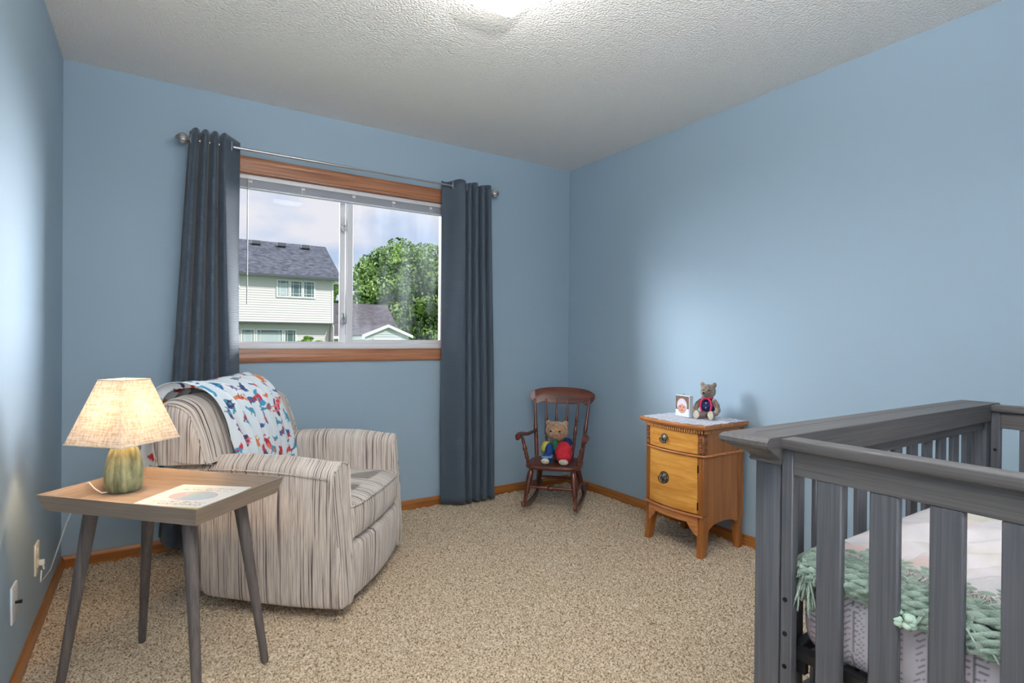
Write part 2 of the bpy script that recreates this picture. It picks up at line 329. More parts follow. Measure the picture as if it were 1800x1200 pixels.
class MB:
    """collects shapes and links them as one mesh object"""
    def __init__(s): s.v = []; s.f = []; s.mi = []; s.k = 0
    def add(s, vs, fs, T=None):
        n = len(s.v)
        for p in vs:
            p = Vector(p)
            if T is not None: p = T @ p
            s.v.append(p)
        for f in fs: s.f.append([i+n for i in f]); s.mi.append(s.k)
        return s
    def box(s, x0, x1, y0, y1, z0, z1, bev=0.002, T=None, seg=1):
        bm = bmesh.new(); bmesh.ops.create_cube(bm, size=1)
        sx, sy, sz = abs(x1-x0), abs(y1-y0), abs(z1-z0)
        for v in bm.verts: v.co = Vector(((x0+x1)/2+v.co.x*sx, (y0+y1)/2+v.co.y*sy, (z0+z1)/2+v.co.z*sz))
        b = min(bev, 0.45*min(sx, sy, sz))
        if b > 0: bmesh.ops.bevel(bm, geom=list(bm.edges), offset=b, segments=seg, profile=0.5, affect='EDGES')
        return s._bm(bm, T)
    def _bm(s, bm, T=None):
        bm.verts.index_update()
        s.add([v.co.copy() for v in bm.verts], [[v.index for v in f.verts] for f in bm.faces], T); bm.free(); return s
    def tube(s, pts, r, n=10, caps=True, T=None, squash=None):
        pts = [Vector(p) for p in pts]; R = r if hasattr(r, '__len__') else [r]*len(pts)
        vs = []; fs = []; prev = None
        for i, p in enumerate(pts):
            d = (pts[min(i+1, len(pts)-1)] - pts[max(i-1, 0)])
            d = d.normalized() if d.length > 1e-9 else Vector((0, 0, 1))
            if prev is None:
                a = Vector((0, 0, 1)) if abs(d.z) < 0.9 else Vector((1, 0, 0))
                u = d.cross(a).normalized()
            else:
                u = (prev - d*prev.dot(d)); u = u.normalized() if u.length > 1e-6 else d.orthogonal().normalized()
            prev = u; w = d.cross(u)
            for k in range(n):
                a = 2*pi*k/n; vs.append(p + u*(R[i]*cos(a)) + w*(R[i]*sin(a)*(squash or 1)))
        for i in range(len(pts)-1):
            for k in range(n):
                a = i*n+k; b = i*n+(k+1) % n; fs.append([a, b, b+n, a+n])
        if caps:
            fs.append(list(range(n))[::-1]); fs.append([(len(pts)-1)*n+k for k in range(n)])
        return s.add(vs, fs, T)
    def ring(s, c, R, r, axis='x', n=24, m=8, squash=1.0, T=None):
        c = Vector(c); vs = []; fs = []
        for i in range(n):
            a = 2*pi*i/n
            for j in range(m):
                b = 2*pi*j/m; rr = R + r*cos(b); h = r*sin(b)
                p = {'x': (h, rr*cos(a), rr*sin(a)*squash), 'y': (rr*cos(a), h, rr*sin(a)*squash), 'z': (rr*cos(a), rr*sin(a)*squash, h)}[axis]
                vs.append(c+Vector(p))
        for i in range(n):
            for j in range(m): fs.append([i*m+j, ((i+1) % n)*m+j, ((i+1) % n)*m+(j+1) % m, i*m+(j+1) % m])
        return s.add(vs, fs, T)
    def lathe(s, prof, n=28, T=None, flute=None):
        vs = []; fs = []
        for (r, z) in prof:
            for k in range(n):
                a = 2*pi*k/n; q = r*(1 + (flute(a, z) if flute else 0)); vs.append((q*cos(a), q*sin(a), z))
        for i in range(len(prof)-1):
            for k in range(n): a = i*n+k; b = i*n+(k+1) % n; fs.append([a, b, b+n, a+n])
        fs.append(list(range(n))[::-1]); fs.append([(len(prof)-1)*n+k for k in range(n)])
        return s.add(vs, fs, T)
    def loft(s, rings, T=None, caps=True):
        n = len(rings[0]); vs = [p for r in rings for p in r]; fs = []
        for i in range(len(rings)-1):
            for k in range(n): a = i*n+k; b = i*n+(k+1) % n; fs.append([a, b, b+n, a+n])
        if caps: fs.append(list(range(n))[::-1]); fs.append([(len(rings)-1)*n+k for k in range(n)])
        return s.add(vs, fs, T)
    def grid(s, fn, nu, nv, T=None):
        vs = [fn(i/(nu-1), j/(nv-1)) for j in range(nv) for i in range(nu)]
        fs = [[j*nu+i, j*nu+i+1, (j+1)*nu+i+1, (j+1)*nu+i] for j in range(nv-1) for i in range(nu-1)]
        return s.add(vs, fs, T)
    def prism(s, poly, z0, z1, axis='z', T=None):
        def P(a, b, h): return {'z': (a, b, h), 'x': (h, a, b), 'y': (a, h, b)}[axis]
        n = len(poly); vs = [P(a, b, z0) for a, b in poly] + [P(a, b, z1) for a, b in poly]
        fs = [list(range(n))[::-1], [n+i for i in range(n)]] + [[i, (i+1) % n, n+(i+1) % n, n+i] for i in range(n)]
        return s.add(vs, fs, T)
    def ball(s, c, r, n=12, T=None, R=None):
        bm = bmesh.new(); bmesh.ops.create_uvsphere(bm, u_segments=n*2, v_segments=n, radius=1)
        rr = Vector(r) if hasattr(r, '__len__') else Vector((r, r, r))
        for v in bm.verts:
            p = Vector((v.co.x*rr.x, v.co.y*rr.y, v.co.z*rr.z))
            if R is not None: p = R @ p
            v.co = p + Vector(c)
        return s._bm(bm, T)
    def link(s, name, mat, parent=None, smooth=True, ang=38, fixn=True):
        me = bpy.data.meshes.new(name); me.from_pydata([tuple(p) for p in s.v], [], s.f); me.update()
        if fixn:
            bm = bmesh.new(); bm.from_mesh(me); bmesh.ops.recalc_face_normals(bm, faces=bm.faces); bm.to_mesh(me); bm.free()
        o = link(name, me, mat, parent, smooth)
        if smooth and ang: sharp(me, ang)
        if len(set(s.mi)) > 1: me.polygons.foreach_set('material_index', s.mi)
        return o
def paint(o, fn):
    """per-vertex albedo (flat print on cloth or paper)"""
    me = o.data; at = me.color_attributes.new('Col', 'FLOAT_COLOR', 'POINT')
    buf = []
    for v in me.vertices: c = fn(v); buf += [c[0], c[1], c[2], 1.0]
    at.data.foreach_set('color', buf)
def TR(loc=(0, 0, 0), rz=0, rx=0, ry=0):
    return Matrix.Translation(Vector(loc)) @ Matrix.Rotation(rz, 4, 'Z') @ Matrix.Rotation(ry, 4, 'Y') @ Matrix.Rotation(rx, 4, 'X')
def rrect(x0, x1, z0, z1, r, n=6, rb=None):
    """rounded rectangle outline; r = top radius, rb = bottom radius"""
    rb = r if rb is None else rb; out = []
    for (cx, cz, q, a0) in ((x1-r, z1-r, r, 0), (x0+r, z1-r, r, 90), (x0+rb, z0+rb, rb, 180), (x1-rb, z0+rb, rb, 270)):
        for i in range(n+1):
            a = radians(a0+90*i/n); out.append((cx+q*cos(a), cz+q*sin(a)))
    return out
def voxel(mb, size, smooth=6):
    me = bpy.data.meshes.new('tmp'); me.from_pydata([tuple(p) for p in mb.v], [], mb.f)
    o = bpy.data.objects.new('tmp', me); COL.objects.link(o)
    md = o.modifiers.new('r', 'REMESH'); md.mode = 'VOXEL'; md.voxel_size = size
    sm = o.modifiers.new('s', 'SMOOTH'); sm.iterations = smooth; sm.factor = 0.5
    dg = bpy.context.evaluated_depsgraph_get(); dg.update()
    res = bpy.data.meshes.new_from_object(o.evaluated_get(dg)); bpy.data.objects.remove(o); return res

# ------------------------------------------------------------------ room shell
W, H, YF = 3.103, 2.44, -3.80
T_ = 0.14
OX0, OX1, OZ0, OZ1 = 0.722, 2.065, 1.052, 2.046     # window opening
tag(MB().box(-0.3, W+0.3, YF-1.6, 0.3, -0.2, -0.012, 0).link('floor', M['carpet'], smooth=False), kind='structure')
tag(MB().box(-T_, W+T_, YF-1.6, T_, H, H+0.25, 0).link('ceiling', M['ceiling'], smooth=False), kind='structure')
wb = MB()
wb.box(-T_, OX0, 0, T_, -0.1, H+0.1, 0); wb.box(OX1, W+T_, 0, T_, -0.1, H+0.1, 0)
wb.box(OX0, OX1, 0, T_, -0.1, OZ0, 0); wb.box(OX0, OX1, 0, T_, OZ1, H+0.1, 0)
tag(wb.link('wall_back', M['wall'], smooth=False), kind='structure')
tag(MB().box(-T_, 0, YF, 0, -0.1, H+0.1, 0).link('wall_left', M['wall'], smooth=False), kind='structure')
tag(MB().box(W, W+T_, YF, 0, -0.1, H+0.1, 0).link('wall_right', M['wall'], smooth=False), kind='structure')
wf = MB(); wf.box(-T_, 0.04, YF-0.12, YF, -0.1, H+0.1, 0); wf.box(0.88, W+T_, YF-0.12, YF, -0.1, H+0.1, 0); wf.box(0.04, 0.88, YF-0.12, YF, 2.05, H+0.1, 0)
tag(wf.link('wall_front', M['wall'], smooth=False), kind='structure')
BH, BT = 0.058, 0.013
def baseboard(name, mat, along, a0, a1, c, sgn):
    prof = [(0, -0.012), (BT, -0.012), (BT, BH*0.72), (BT*0.75, BH*0.86), (BT*0.45, BH), (0, BH)]
    mb = MB()
    if along == 'x': mb.prism([(c - sgn*0 - p*1.0 if sgn < 0 else c + p, q) for p, q in prof], a0, a1, 'x')
    else: mb.prism([(c + sgn*p, q) for p, q in prof], a0, a1, 'y')
    tag(mb.link(name, mat, smooth=False), kind='structure')
baseboard('baseboard_back', M['oak_x'], 'x', 0, W, 0, -1)
baseboard('baseboard_left', M['oak_y'], 'y', YF, -BT, 0, 1)
baseboard('baseboard_right', M['oak_y'], 'y', YF, -BT, W, -1)

# carpet pile: a dense relief of tufts (uncountable)
def carpet():
    st = 0.0062; nx = int((W-2*BT+0.01)/st); ny = int((abs(YF)-0.01)/st)
    rng = np.random.default_rng(3)
    X, Y = np.meshgrid(np.linspace(0.006, W-0.006, nx), np.linspace(YF, -0.006, ny))
    a = rng.random((ny, nx)); b = rng.random((ny//2+2, nx//2+2)); b2 = np.kron(b, np.ones((2, 2)))[:ny, :nx]
    c = rng.random((ny//16+3, nx//16+3)); c2 = np.kron(c, np.ones((16, 16)))[:ny, :nx]
    for _ in range(8): c2 = (c2+np.roll(c2, 4, 0)+np.roll(c2, -4, 0)+np.roll(c2, 4, 1)+np.roll(c2, -4, 1))/5
    hgt = 0.5*a+0.5*b2
    hgt = (hgt*4+np.roll(hgt, 1, 0)+np.roll(hgt, 1, 1)+np.roll(hgt, -1, 0)+np.roll(hgt, -1, 1))/8
    Z = -0.014 + 0.024*hgt + 0.004*(c2-0.5)
    X = X + (rng.random((ny, nx))-0.5)*0.004; Y = Y + (rng.random((ny, nx))-0.5)*0.004
    co = np.stack([X, Y, Z], -1).reshape(-1, 3).astype(np.float32)
    idx = np.arange(nx*ny).reshape(ny, nx)
    q = np.stack([idx[:-1, :-1], idx[:-1, 1:], idx[1:, 1:], idx[1:, :-1]], -1).reshape(-1, 4)
    me = bpy.data.meshes.new('carpet_pile'); me.vertices.add(len(co)); me.vertices.foreach_set('co', co.ravel())
    me.loops.add(q.size); me.loops.foreach_set('vertex_index', q.ravel().astype(np.int32))
    me.polygons.add(len(q)); me.polygons.foreach_set('loop_start', (np.arange(len(q))*4).astype(np.int32)); me.update(calc_edges=True)
    o = link('carpet_pile', me, M['carpet']); tag(o, 'beige tufted carpet pile covering the whole bedroom floor', 'carpet', kind='stuff')
carpet()

# ------------------------------------------------------------------ window
win = empty('window_1', ((OX0+OX1)/2, 0, OZ0)); win['kind'] = 'structure'
def wl(mb, name, mat, label=None):
    for i, v in enumerate(mb.v): mb.v[i] = v - Vector(win.location)
    o = mb.link(name, mat, win)
    if label: o['label'] = label
    return o
CW = 0.076
def casing_profile_x(z0, z1, x0, x1, flip=False):
    ys = [0, -0.012, -0.016, -0.016, -0.013, -0.013, -0.009, 0]
    zs = [0, 0, 0.10, 0.45, 0.52, 0.80, 1.0, 1.0]
    poly = [(y, z0+(z1-z0)*(t if not flip else 1-t)) for y, t in zip(ys, zs)]
    mb = MB(); mb.prism(poly, x0, x1, 'x'); return mb
wl(casing_profile_x(OZ1, OZ1+CW, OX0-CW, OX1+CW, True), 'casing', M['case_x'])
wl(casing_profile_x(OZ0-CW, OZ0, OX0-CW, OX1+CW), 'casing', M['case_x'])
wl(MB().box(OX0-CW, OX0, -0.015, 0, OZ0, OZ1, 0.004), 'casing', M['case_z'])
wl(MB().box(OX1, OX1+CW, -0.015, 0, OZ0, OZ1, 0.004), 'casing', M['case_z'])
wl(MB().box(OX0, OX1, -0.012, 0.055, OZ1-0.012, OZ1, 0.002), 'jamb', M['case_x'])
wl(MB().box(OX0, OX0+0.012, -0.012, 0.055, OZ0, OZ1-0.012, 0.002), 'jamb', M['case_z'])
wl(MB().box(OX1-0.012, OX1, -0.012, 0.055, OZ0, OZ1-0.012, 0.002), 'jamb', M['case_z'])
wl(MB().box(OX0+0.012, OX1-0.012, -0.014, 0.055, OZ0, OZ0+0.010, 0.002), 'sill', M['vinyl'], 'thin white sill strip above the wooden casing')
fr = MB()
fr.box(OX0+0.012, OX1-0.012, 0.055, 0.125, OZ0, OZ0+0.034, 0.003); fr.box(OX0+0.012, OX1-0.012, 0.055, 0.125, OZ1-0.045, OZ1, 0.003)
fr.box(OX0+0.012, OX0+0.045, 0.055, 0.125, OZ0+0.034, OZ1-0.045, 0.003); fr.box(OX1-0.028, OX1-0.012, 0.055, 0.125, OZ0+0.034, OZ1-0.045, 0.003)
wl(fr, 'frame', M['vinyl'])
MX = 1.402
ls = MB(); ls.box(MX-0.058, MX-0.022, 0.092, 0.112, OZ0+0.034, OZ1-0.045, 0.003); ls.box(OX0+0.045, MX-0.058, 0.092, 0.112, OZ0+0.034, OZ0+0.042, 0.002)
wl(ls, 'sash', M['vinyl'], 'slim sash of the left pane')
rs = MB(); rs.box(MX-0.022, MX+0.016, 0.060, 0.088, OZ0+0.012, OZ1-0.045, 0.003); rs.box(MX+0.016, OX1-0.028, 0.060, 0.088, OZ0+0.012, OZ0+0.056, 0.003)
rs.box(OX1-0.040, OX1-0.028, 0.060, 0.088, OZ0+0.056, OZ1-0.045, 0.003)
wl(rs, 'sash', M['vinyl'], 'wider sliding sash of the right pane')
wl(MB().box(OX0+0.045, MX-0.058, 0.100, 0.104, OZ0+0.040, OZ1-0.045, 0), 'pane', M['clear'])
wl(MB().box(MX+0.016, OX1-0.040, 0.072, 0.076, OZ0+0.056, OZ1-0.045, 0), 'pane', M['dusty'])
for z in (1.815, 1.235):
    lt = MB(); lt.box(MX-0.046, MX-0.034, 0.070, 0.092, z-0.03, z+0.035, 0.003); lt.ring((MX-0.040, 0.066, z-0.012), 0.013, 0.0035, 'y', 16, 6, 1.6)
    wl(lt, 'sash_latch', M['steel'])

# raised mini blind
bl = empty('mini_blind', ((OX0+OX1)/2, 0.03, OZ1-0.012), label='white horizontal mini blind pulled up to the top of the window', cat='blind')
def bll(mb, name, mat):
    for i, v in enumerate(mb.v): mb.v[i] = v - Vector(bl.location)
    return mb.link(name, mat, bl)
bx0, bx1 = OX0+0.016, OX1-0.016
bll(MB().box(bx0, bx1, 0.018, 0.044, OZ1-0.040, OZ1-0.013, 0.002), 'headrail', M['vinyl'])
sl = MB()
for k in range(15):
    z = OZ1-0.0445-k*0.0026; dy = random.uniform(-0.0008, 0.0008)
    sl.box(bx0+0.003, bx1-0.003, 0.018+dy, 0.043+dy, z-0.0008, z, 0)
so = bll(sl, 'slats', M['blind']); so['kind'] = 'stuff'
bll(MB().box(bx0+0.002, bx1-0.002, 0.019, 0.042, OZ1-0.094, OZ1-0.083, 0.003), 'bottom_rail', M['blind'])
for x in (0.815, 1.10, 1.40, 1.66, 1.92):
    c = MB(); c.tube([(x, 0.016, OZ1-0.036), (x, 0.0155, OZ1-0.095)], 0.0012, 6); c.tube([(x+0.012, 0.016, OZ1-0.036), (x+0.012, 0.0155, OZ1-0.095)], 0.0012, 6)
    c.box(x-0.004, x+0.016, 0.014, 0.019, OZ1-0.060, OZ1-0.048, 0.001)
    bll(c, 'ladder_cord', M['vinyl'])
bll(MB().tube([(0.806, 0.010, OZ1-0.04), (0.806, 0.008, 1.72), (0.806, 0.008, 1.30)], 0.0028, 8), 'tilt_wand', plain('grey_translucent_wand', srgb(150, 156, 160), 0.3))
cdm = MB(); cdm.tube([(2.018, 0.010, OZ1-0.04), (2.020, 0.008, 1.60), (2.016, 0.008, 1.14)], 0.0014, 6); cdm.lathe([(0.001, 0.03), (0.004, 0.026), (0.006, 0.0), (0.003, -0.002)], 10, TR((2.030, 0.008, 1.83)))
bll(cdm, 'pull_cord', M['darkmetal'])

# ------------------------------------------------------------------ curtain rod and curtains
RZ, RY = 2.136, -0.09
rod = empty('curtain_rod', (1.41, RY, RZ), label='thin silver curtain rod with ribbed ball finials above the window', cat='curtain rod')
MB().tube([(-0.90, 0, 0), (0.0, 0, 0)], 0.0075, 14).tube([(-0.02, 0, 0), (0.92, 0, 0)], 0.006, 14).link('pole', M['steel'], rod)
for sx in (-1, 1):
    f = MB(); pr = [(0.004, -0.036), (0.010, -0.034), (0.011, -0.026), (0.017, -0.022), (0.027, -0.008), (0.029, 0.004), (0.025, 0.016), (0.014, 0.028), (0.004, 0.036), (0.001, 0.038)]
    f.lathe(pr, 48, TR((sx*(0.90 if sx < 0 else 0.93) + sx*0.02, 0, 0), ry=sx*pi/2), flute=lambda a, z: 0.05*cos(12*a))
    f.link('finial', mottled('silver_ribbed_finial', srgb(150, 146, 144), srgb(206, 200, 196), 30, 0.35, 0.1, metal=0.6) if sx < 0 else bpy.data.materials['silver_ribbed_finial'], rod)
    b = MB(); bx = sx*0.84; b.tube([(bx, 0.085, 0), (bx, 0.0, -0.012)], 0.005, 10); b.box(bx-0.012, bx+0.012, 0.083, 0.089, -0.03, 0.03, 0.002); b.ring((bx, 0, 0), 0.010, 0.003, 'x', 18, 6)
    b.link('bracket', M['steel'], rod)

def curtain(label, loc, fn, nu, nv, crossings, T):
    e = empty('curtain', loc, label=label, cat='curtain', group='window curtains')
    mb = MB(); mb.grid(fn, nu, nv)
    o = mb.link('panel', M['curtain'], e, ang=None, fixn=False)
    so = o.modifiers.new('thickness', 'SOLIDIFY'); so.thickness = 0.0025
    for (x, y, rot) in crossings:
        g = MB(); s_, w_ = 0.021, 0.006
        for sg in (-1, 1):
            g.box(-0.003, 0.003, sg*s_-w_/2, sg*s_+w_/2, -s_-w_/2, s_+w_/2, 0.0015)
            g.box(-0.003, 0.003, -s_, s_, sg*s_-w_/2, sg*s_+w_/2, 0.0015)
        for i, v in enumerate(g.v): g.v[i] = TR((x, y, RZ-loc[2]), rz=rot) @ v
        g.link('grommet', M['steel'], e)
    return e
def lerp(a, b, t): return a+(b-a)*t
def smooth(t): t = max(0, min(1, t)); return t*t*(3-2*t)

# left curtain: folds widen towards the floor, leading edge returns to the wall
def pleat(ph, w, c, k=0.92):
    """deep pleats whose round fronts nearly touch: returns (x advance, y)"""
    return c*(ph + k*sin(ph)), -w*cos(ph)
def left_fn(u, v):
    z = lerp(2.185, 0.02, v)
    ph0, ph1 = -1.5*pi, 7.0*pi
    ph = lerp(ph0, ph1, u)
    w = lerp(0.036, 0.046, v)
    a, y = pleat(ph, w, 1.0); a0, _ = pleat(ph0, w, 1.0); a1, _ = pleat(ph1, w, 1.0)
    t = (a-a0)/(a1-a0)
    ret = smooth((ph-6.15*pi)/(0.85*pi))
    xl = lerp(0.520, 0.400, v**0.9); xr = lerp(0.700, 0.735, smooth(v*1.3))
    x = lerp(xl, xr, t) + ret*lerp(0.058, 0.028, smooth(v*1.6))
    y = RY - 0.008 + y - 0.010*v + 0.006*sin(3*v*pi+u*9)*v
    x += 0.008*sin(v*5+u*4)*v
    if v < 0.02: z += 0.008*cos(ph)-0.004
    if v > 0.9:
        k = (v-0.9)/0.1; z += 0.085*k*max(0, 1-u*3.2)      # hem kicked up at the wall side
    return (x-0.62, y-RY, z)
curtain('slate blue grommet curtain hanging left of the window behind the striped armchair', (0.62, RY, 0.0), left_fn, 340, 70,
        [(0.703-0.62, 0.0, radians(28)), (0.532-0.62, 0.0, radians(-20))], None)
def right_fn(u, v):
    z = lerp(2.178, 0.015, v)
    xl = lerp(1.972, 1.985, v); xr = lerp(2.330, 2.385, v)
    # first fold is broad and faces the room, then four tight pleats
    if u < 0.36:
        t = u/0.36; x = lerp(xl, xl+0.150, t); y = RY + 0.040 - 0.088*smooth(t*1.15) + 0.012*sin(v*9)*t*(1-t)*2
        y += 0.060*max(0, (t-0.90)/0.10)
    else:
        t = (u-0.36)/0.64; ph = lerp(-pi, 7*pi, t); a, yy = pleat(ph, 0.034, 1.0); a0 = -pi; a1 = 7*pi
        x = lerp(xl+0.150, xr, (a-a0)/(a1-a0)); y = RY - 0.004 + yy*(1-0.12*t)
    x += 0.005*sin(v*6+u*5)*v
    if v < 0.01: z -= 0.008*(sin(u*20)+1)
    return (x-2.15, y-RY, z)
curtain('slate blue grommet curtain hanging right of the window down to the carpet', (2.15, RY, 0.0), right_fn, 320, 60,
        [(2.045-2.15, -0.012, radians(-66)), (2.128-2.15, 0.0, radians(12))], None)

# ------------------------------------------------------------------ ceiling light
cl = empty('ceiling_light', (1.402, -1.728, H), label='square frosted glass flush ceiling light glowing white', cat='ceiling light')
MB().box(-0.10, 0.10, -0.10, 0.10, -0.02, -0.002, 0.006).link('mounting_plate', M['vinyl'], cl)
rg = []
for (s_, z, r) in ((0.128, -0.022, 0.040), (0.140, -0.030, 0.045), (0.145, -0.055, 0.046), (0.140, -0.075, 0.045), (0.124, -0.090, 0.042), (0.09, -0.100, 0.035), (0.03, -0.104, 0.015)):
    s_ *= 0.86; r *= 0.86; z *= 1.10; rg.append([(a, b, z) for a, b in rrect(-s_, s_, -s_, s_, r, 8)])
MB().loft(rg).link('glass_shade', M['lightglass'], cl)

# ------------------------------------------------------------------ side table (tray table)
tc = Vector((0.4085, -1.2615)); ta = math.atan2(-0.425, 0.404)   # long axis direction, left corner -> front corner
TL2, TW2, TZ = 0.293, 0.195, 0.630
tb = empty('side_table', (tc.x, tc.y, 0), ta, label='grey-brown wooden tray-top side table with four splayed legs', cat='table')
# tray: floor + four flared rim boards
MB().box(-TL2+0.022, TL2-0.022, -TW2+0.022, TW2-0.022, TZ-0.053, TZ-0.041, 0.001).link('tray_base', M['table_x'], tb)
def rim(L2, W2, sgn, ax):
    # cross-section leans outward by 14 mm
    mb = MB(); o_, i_ = 0.0, 0.013
    def P(a, d, z):   # a along, d inward distance from the rim edge
        half = (W2 if ax == 'x' else L2)
        other = sgn*(half-d)
        return (a, other, z) if ax == 'x' else (other, a, z)
    La = L2 if ax == 'x' else W2
    ring = lambda s: [P(s*(La-d), d, z) for d, z in ((0.0, TZ), (0.007, TZ), (0.024, TZ-0.041), (0.036, TZ-0.052), (0.016, TZ-0.052))]
    mb.loft([ring(-1), ring(1)]); return mb
for sg in (-1, 1):
    rim(TL2, TW2, sg, 'x').link('rim', M['table_x'], tb, smooth=False)
    rim(TL2, TW2, sg, 'y').link('rim', M['table'], tb, smooth=False)
for sx in (-1, 1):
    for sy in (-1, 1):
        foot = Vector((sx*0.260, sy*0.148, 0.0)); top = Vector((sx*0.185, sy*0.105, TZ-0.052))
        MB().tube([foot, foot.lerp(top, 0.02), foot.lerp(top, 0.5), top], [0.0105, 0.0125, 0.0165, 0.0215], 20).link('leg', M['table_l'], tb)

# ------------------------------------------------------------------ table lamp
lpz = TZ-0.0408
lp = empty('table_lamp', (0.284, -1.092, lpz), label='small lit table lamp with square linen shade and fluted green ceramic base', cat='lamp')
prof = [(0.030, 0.0), (0.044, 0.001), (0.050, 0.008), (0.0565, 0.030), (0.0575, 0.055), (0.054, 0.090), (0.047, 0.125), (0.038, 0.150), (0.030, 0.162), (0.024, 0.166), (0.016, 0.168)]
pp = []
for i in range(len(prof)-1):
    for k in range(4): t = k/4; pp.append((lerp(prof[i][0], prof[i+1][0], t), lerp(prof[i][1], prof[i+1][1], t)))
pp.append(prof[-1])
MB().lathe(pp, 144, flute=lambda a, z: -0.055*abs(sin(9*a))**0.55*(-1) - 0.05).link('base', M['ceramic'], lp, ang=None)
MB().lathe([(0.010, 0.165), (0.013, 0.168), (0.013, 0.205), (0.010, 0.21)], 20).link('socket', M['brass'], lp)
MB().ball((0, 0, 0.245), (0.026, 0.026, 0.034), 12).link('bulb', M['bulb'], lp)
zb, zt, rb, rtp = 0.762-lpz, 0.971-lpz, 0.163, 0.074
sh = MB(); angs = [radians(a) for a in (179, 269, 359, 89)]
def shade_ring(r, z, n=10):
    c = [Vector((r*cos(a), r*sin(a), z)) for a in angs]; out = []
    for i in range(4):
        for k in range(n): out.append(c[i].lerp(c[(i+1) % 4], k/n))
    return out
rings = [shade_ring(lerp(rb, rtp, t), lerp(zb, zt, t)) for t in [i/14 for i in range(15)]]
sh.loft(rings, caps=False)
so = sh.link('shade', M['shade'], lp, ang=25, fixn=False)
for r, z in ((rb, zb), (rtp, zt)):
    tr_ = MB()
    c = [Vector((r*1.003*cos(a), r*1.003*sin(a), z)) for a in angs]
    tr_.tube([c[0], c[1], c[2], c[3], c[0]], 0.0022, 8)
    tr_.link('shade_trim', M['felt'], lp)
hp = MB(); hp.tube([(0, 0, 0.205), (0, 0, 0.21), (0.03, 0, 0.23), (0.04, 0, 0.27), (0.03, 0, 0.33), (0, 0, 0.355)], 0.0014, 6); hp.tube([(0, 0, 0.205), (0, 0, 0.21), (-0.03, 0, 0.23), (-0.04, 0, 0.27), (-0.03, 0, 0.33), (0, 0, 0.355)], 0.0014, 6)
for a in angs: hp.tube([(0, 0, 0.355), (rtp*cos(a), rtp*sin(a), zt)], 0.0012, 6)
hp.link('harp', M['steel'], lp)
cr_ = MB(); cr_.tube([(-0.03, -0.02, 0.006), (-0.060, -0.012, 0.004), (-0.080, -0.004, 0.020), (-0.096, 0.004, 0.041), (-0.112, 0.012, 0.034), (-0.16, 0.06, -0.10), (-0.22, 0.22, -0.30), (-0.262, 0.34, -0.38), (-0.266, 0.385, -0.352)], 0.0022, 8)
cr_.link('power_cord', M['white'], lp)
lamp('table_lamp_bulb', 'POINT', (0.284, -1.092, lpz+0.262), 9.5, (1.0, 0.66, 0.34), 0.03)

# ------------------------------------------------------------------ book on the table
bc = [Vector(p) for p in ((0.315, -1.297, 0), (0.480, -1.500, 0), (0.642, -1.300, 0), (0.480, -1.132, 0))]
bcen = (bc[0]+bc[1]+bc[2]+bc[3])/4; bang = math.atan2((bc[2]-bc[1]).y, (bc[2]-bc[1]).x)
bw, bh = 0.250, 0.255
bk = empty('picture_book', (bcen.x, bcen.y, TZ-0.0408), bang, label='thin cream picture book with yellow spine lying on the tray table', cat='book')
MB().box(-bw/2+0.002, bw/2-0.002, -bh/2+0.002, bh/2-0.002, 0.0012, 0.0058, 0).link('pages', M['felt'], bk)
cv = MB(); cv.grid(lambda u, v: (lerp(-bw/2, bw/2, u), lerp(-bh/2, bh/2, v), 0.0072), 160, 160)
cvo = cv.link('cover', M['print'], bk, fixn=False, ang=None)
sd = cvo.modifiers.new('thickness', 'SOLIDIFY'); sd.thickness = 0.0014; sd.offset = -1
CR_, YL_, PK_, BL_, GN_, TX_ = srgb(238, 234, 226), srgb(214, 208, 130), srgb(214, 182, 182), srgb(190, 204, 210), srgb(196, 200, 182), srgb(160, 148, 140)
def cover_col(v):
    x, y = v.co.x/bw*2, v.co.y/bh*2      # -1..1 ; x across (title reads along +y side)
    if y < -1: return CR_
    c = CR_
    if x < -0.93: return YL_
    r = sqrt((x/0.42)**2+(y/0.62)**2)
    if r < 1:
        k = mnoise.noise(Vector((x*5, y*5, 1)))
        c = PK_ if y > 0.25+0.3*k else (BL_ if k > -0.1 else GN_)
        if 0.92 < r: c = PK_
    for (yy, x0, x1, sd_) in ((0.0, -0.72, -0.56, 3), (0.0, 0.50, 0.62, 5), (0.0, 0.74, 0.82, 9)):
        pass
    # rows of small lettering left and right of the picture
    for (xc, h, s0) in ((-0.72, 0.07, 3.1), (-0.55, 0.05, 7.7), (0.55, 0.05, 1.3), (0.72, 0.04, 9.1)):
        if abs(x-xc+0.05*y*y) < h and abs(y) < 0.72:
            if mnoise.noise(Vector((x*40, y*16, s0))) > 0.12: c = TX_
    return c
paint(cvo, cover_col)
MB().box(-bw/2, bw/2, -bh/2, bh/2, 0.0, 0.0012, 0).link('back_cover', plain('yellow_card', YL_, 0.5), bk)

# ------------------------------------------------------------------ outlets on the left wall
def plate(name, label, y, z, mat, kind, cat):
    e = empty(name, (0, y, z), label=label, cat=cat)
    MB().box(0, 0.007, -0.038, 0.038, -0.058, 0.058, 0.003, seg=2).link('cover_plate', mat, e)
    if kind == 'duplex':
        for dz in (-0.020, 0.020):
            s = MB(); s.lathe([(0.016, 0.0), (0.017, 0.002), (0.015, 0.003)], 20, TR((0.0065, 0, dz), ry=pi/2)); s.link('socket', mat, e)
    else:
        MB().tube([(0.006, 0, 0.0), (0.016, 0, 0.0), (0.016, 0, 0), (0.024, 0, 0)], [0.0045, 0.0045, 0.0055, 0.0055], 12).link('coaxial_jack', M['darkmetal'], e)
    MB().lathe([(0.003, 0), (0.003, 0.0015)], 10, TR((0.007, 0, 0 if kind == 'duplex' else 0.04), ry=pi/2)).link('screw', M['steel'], e)
    return e
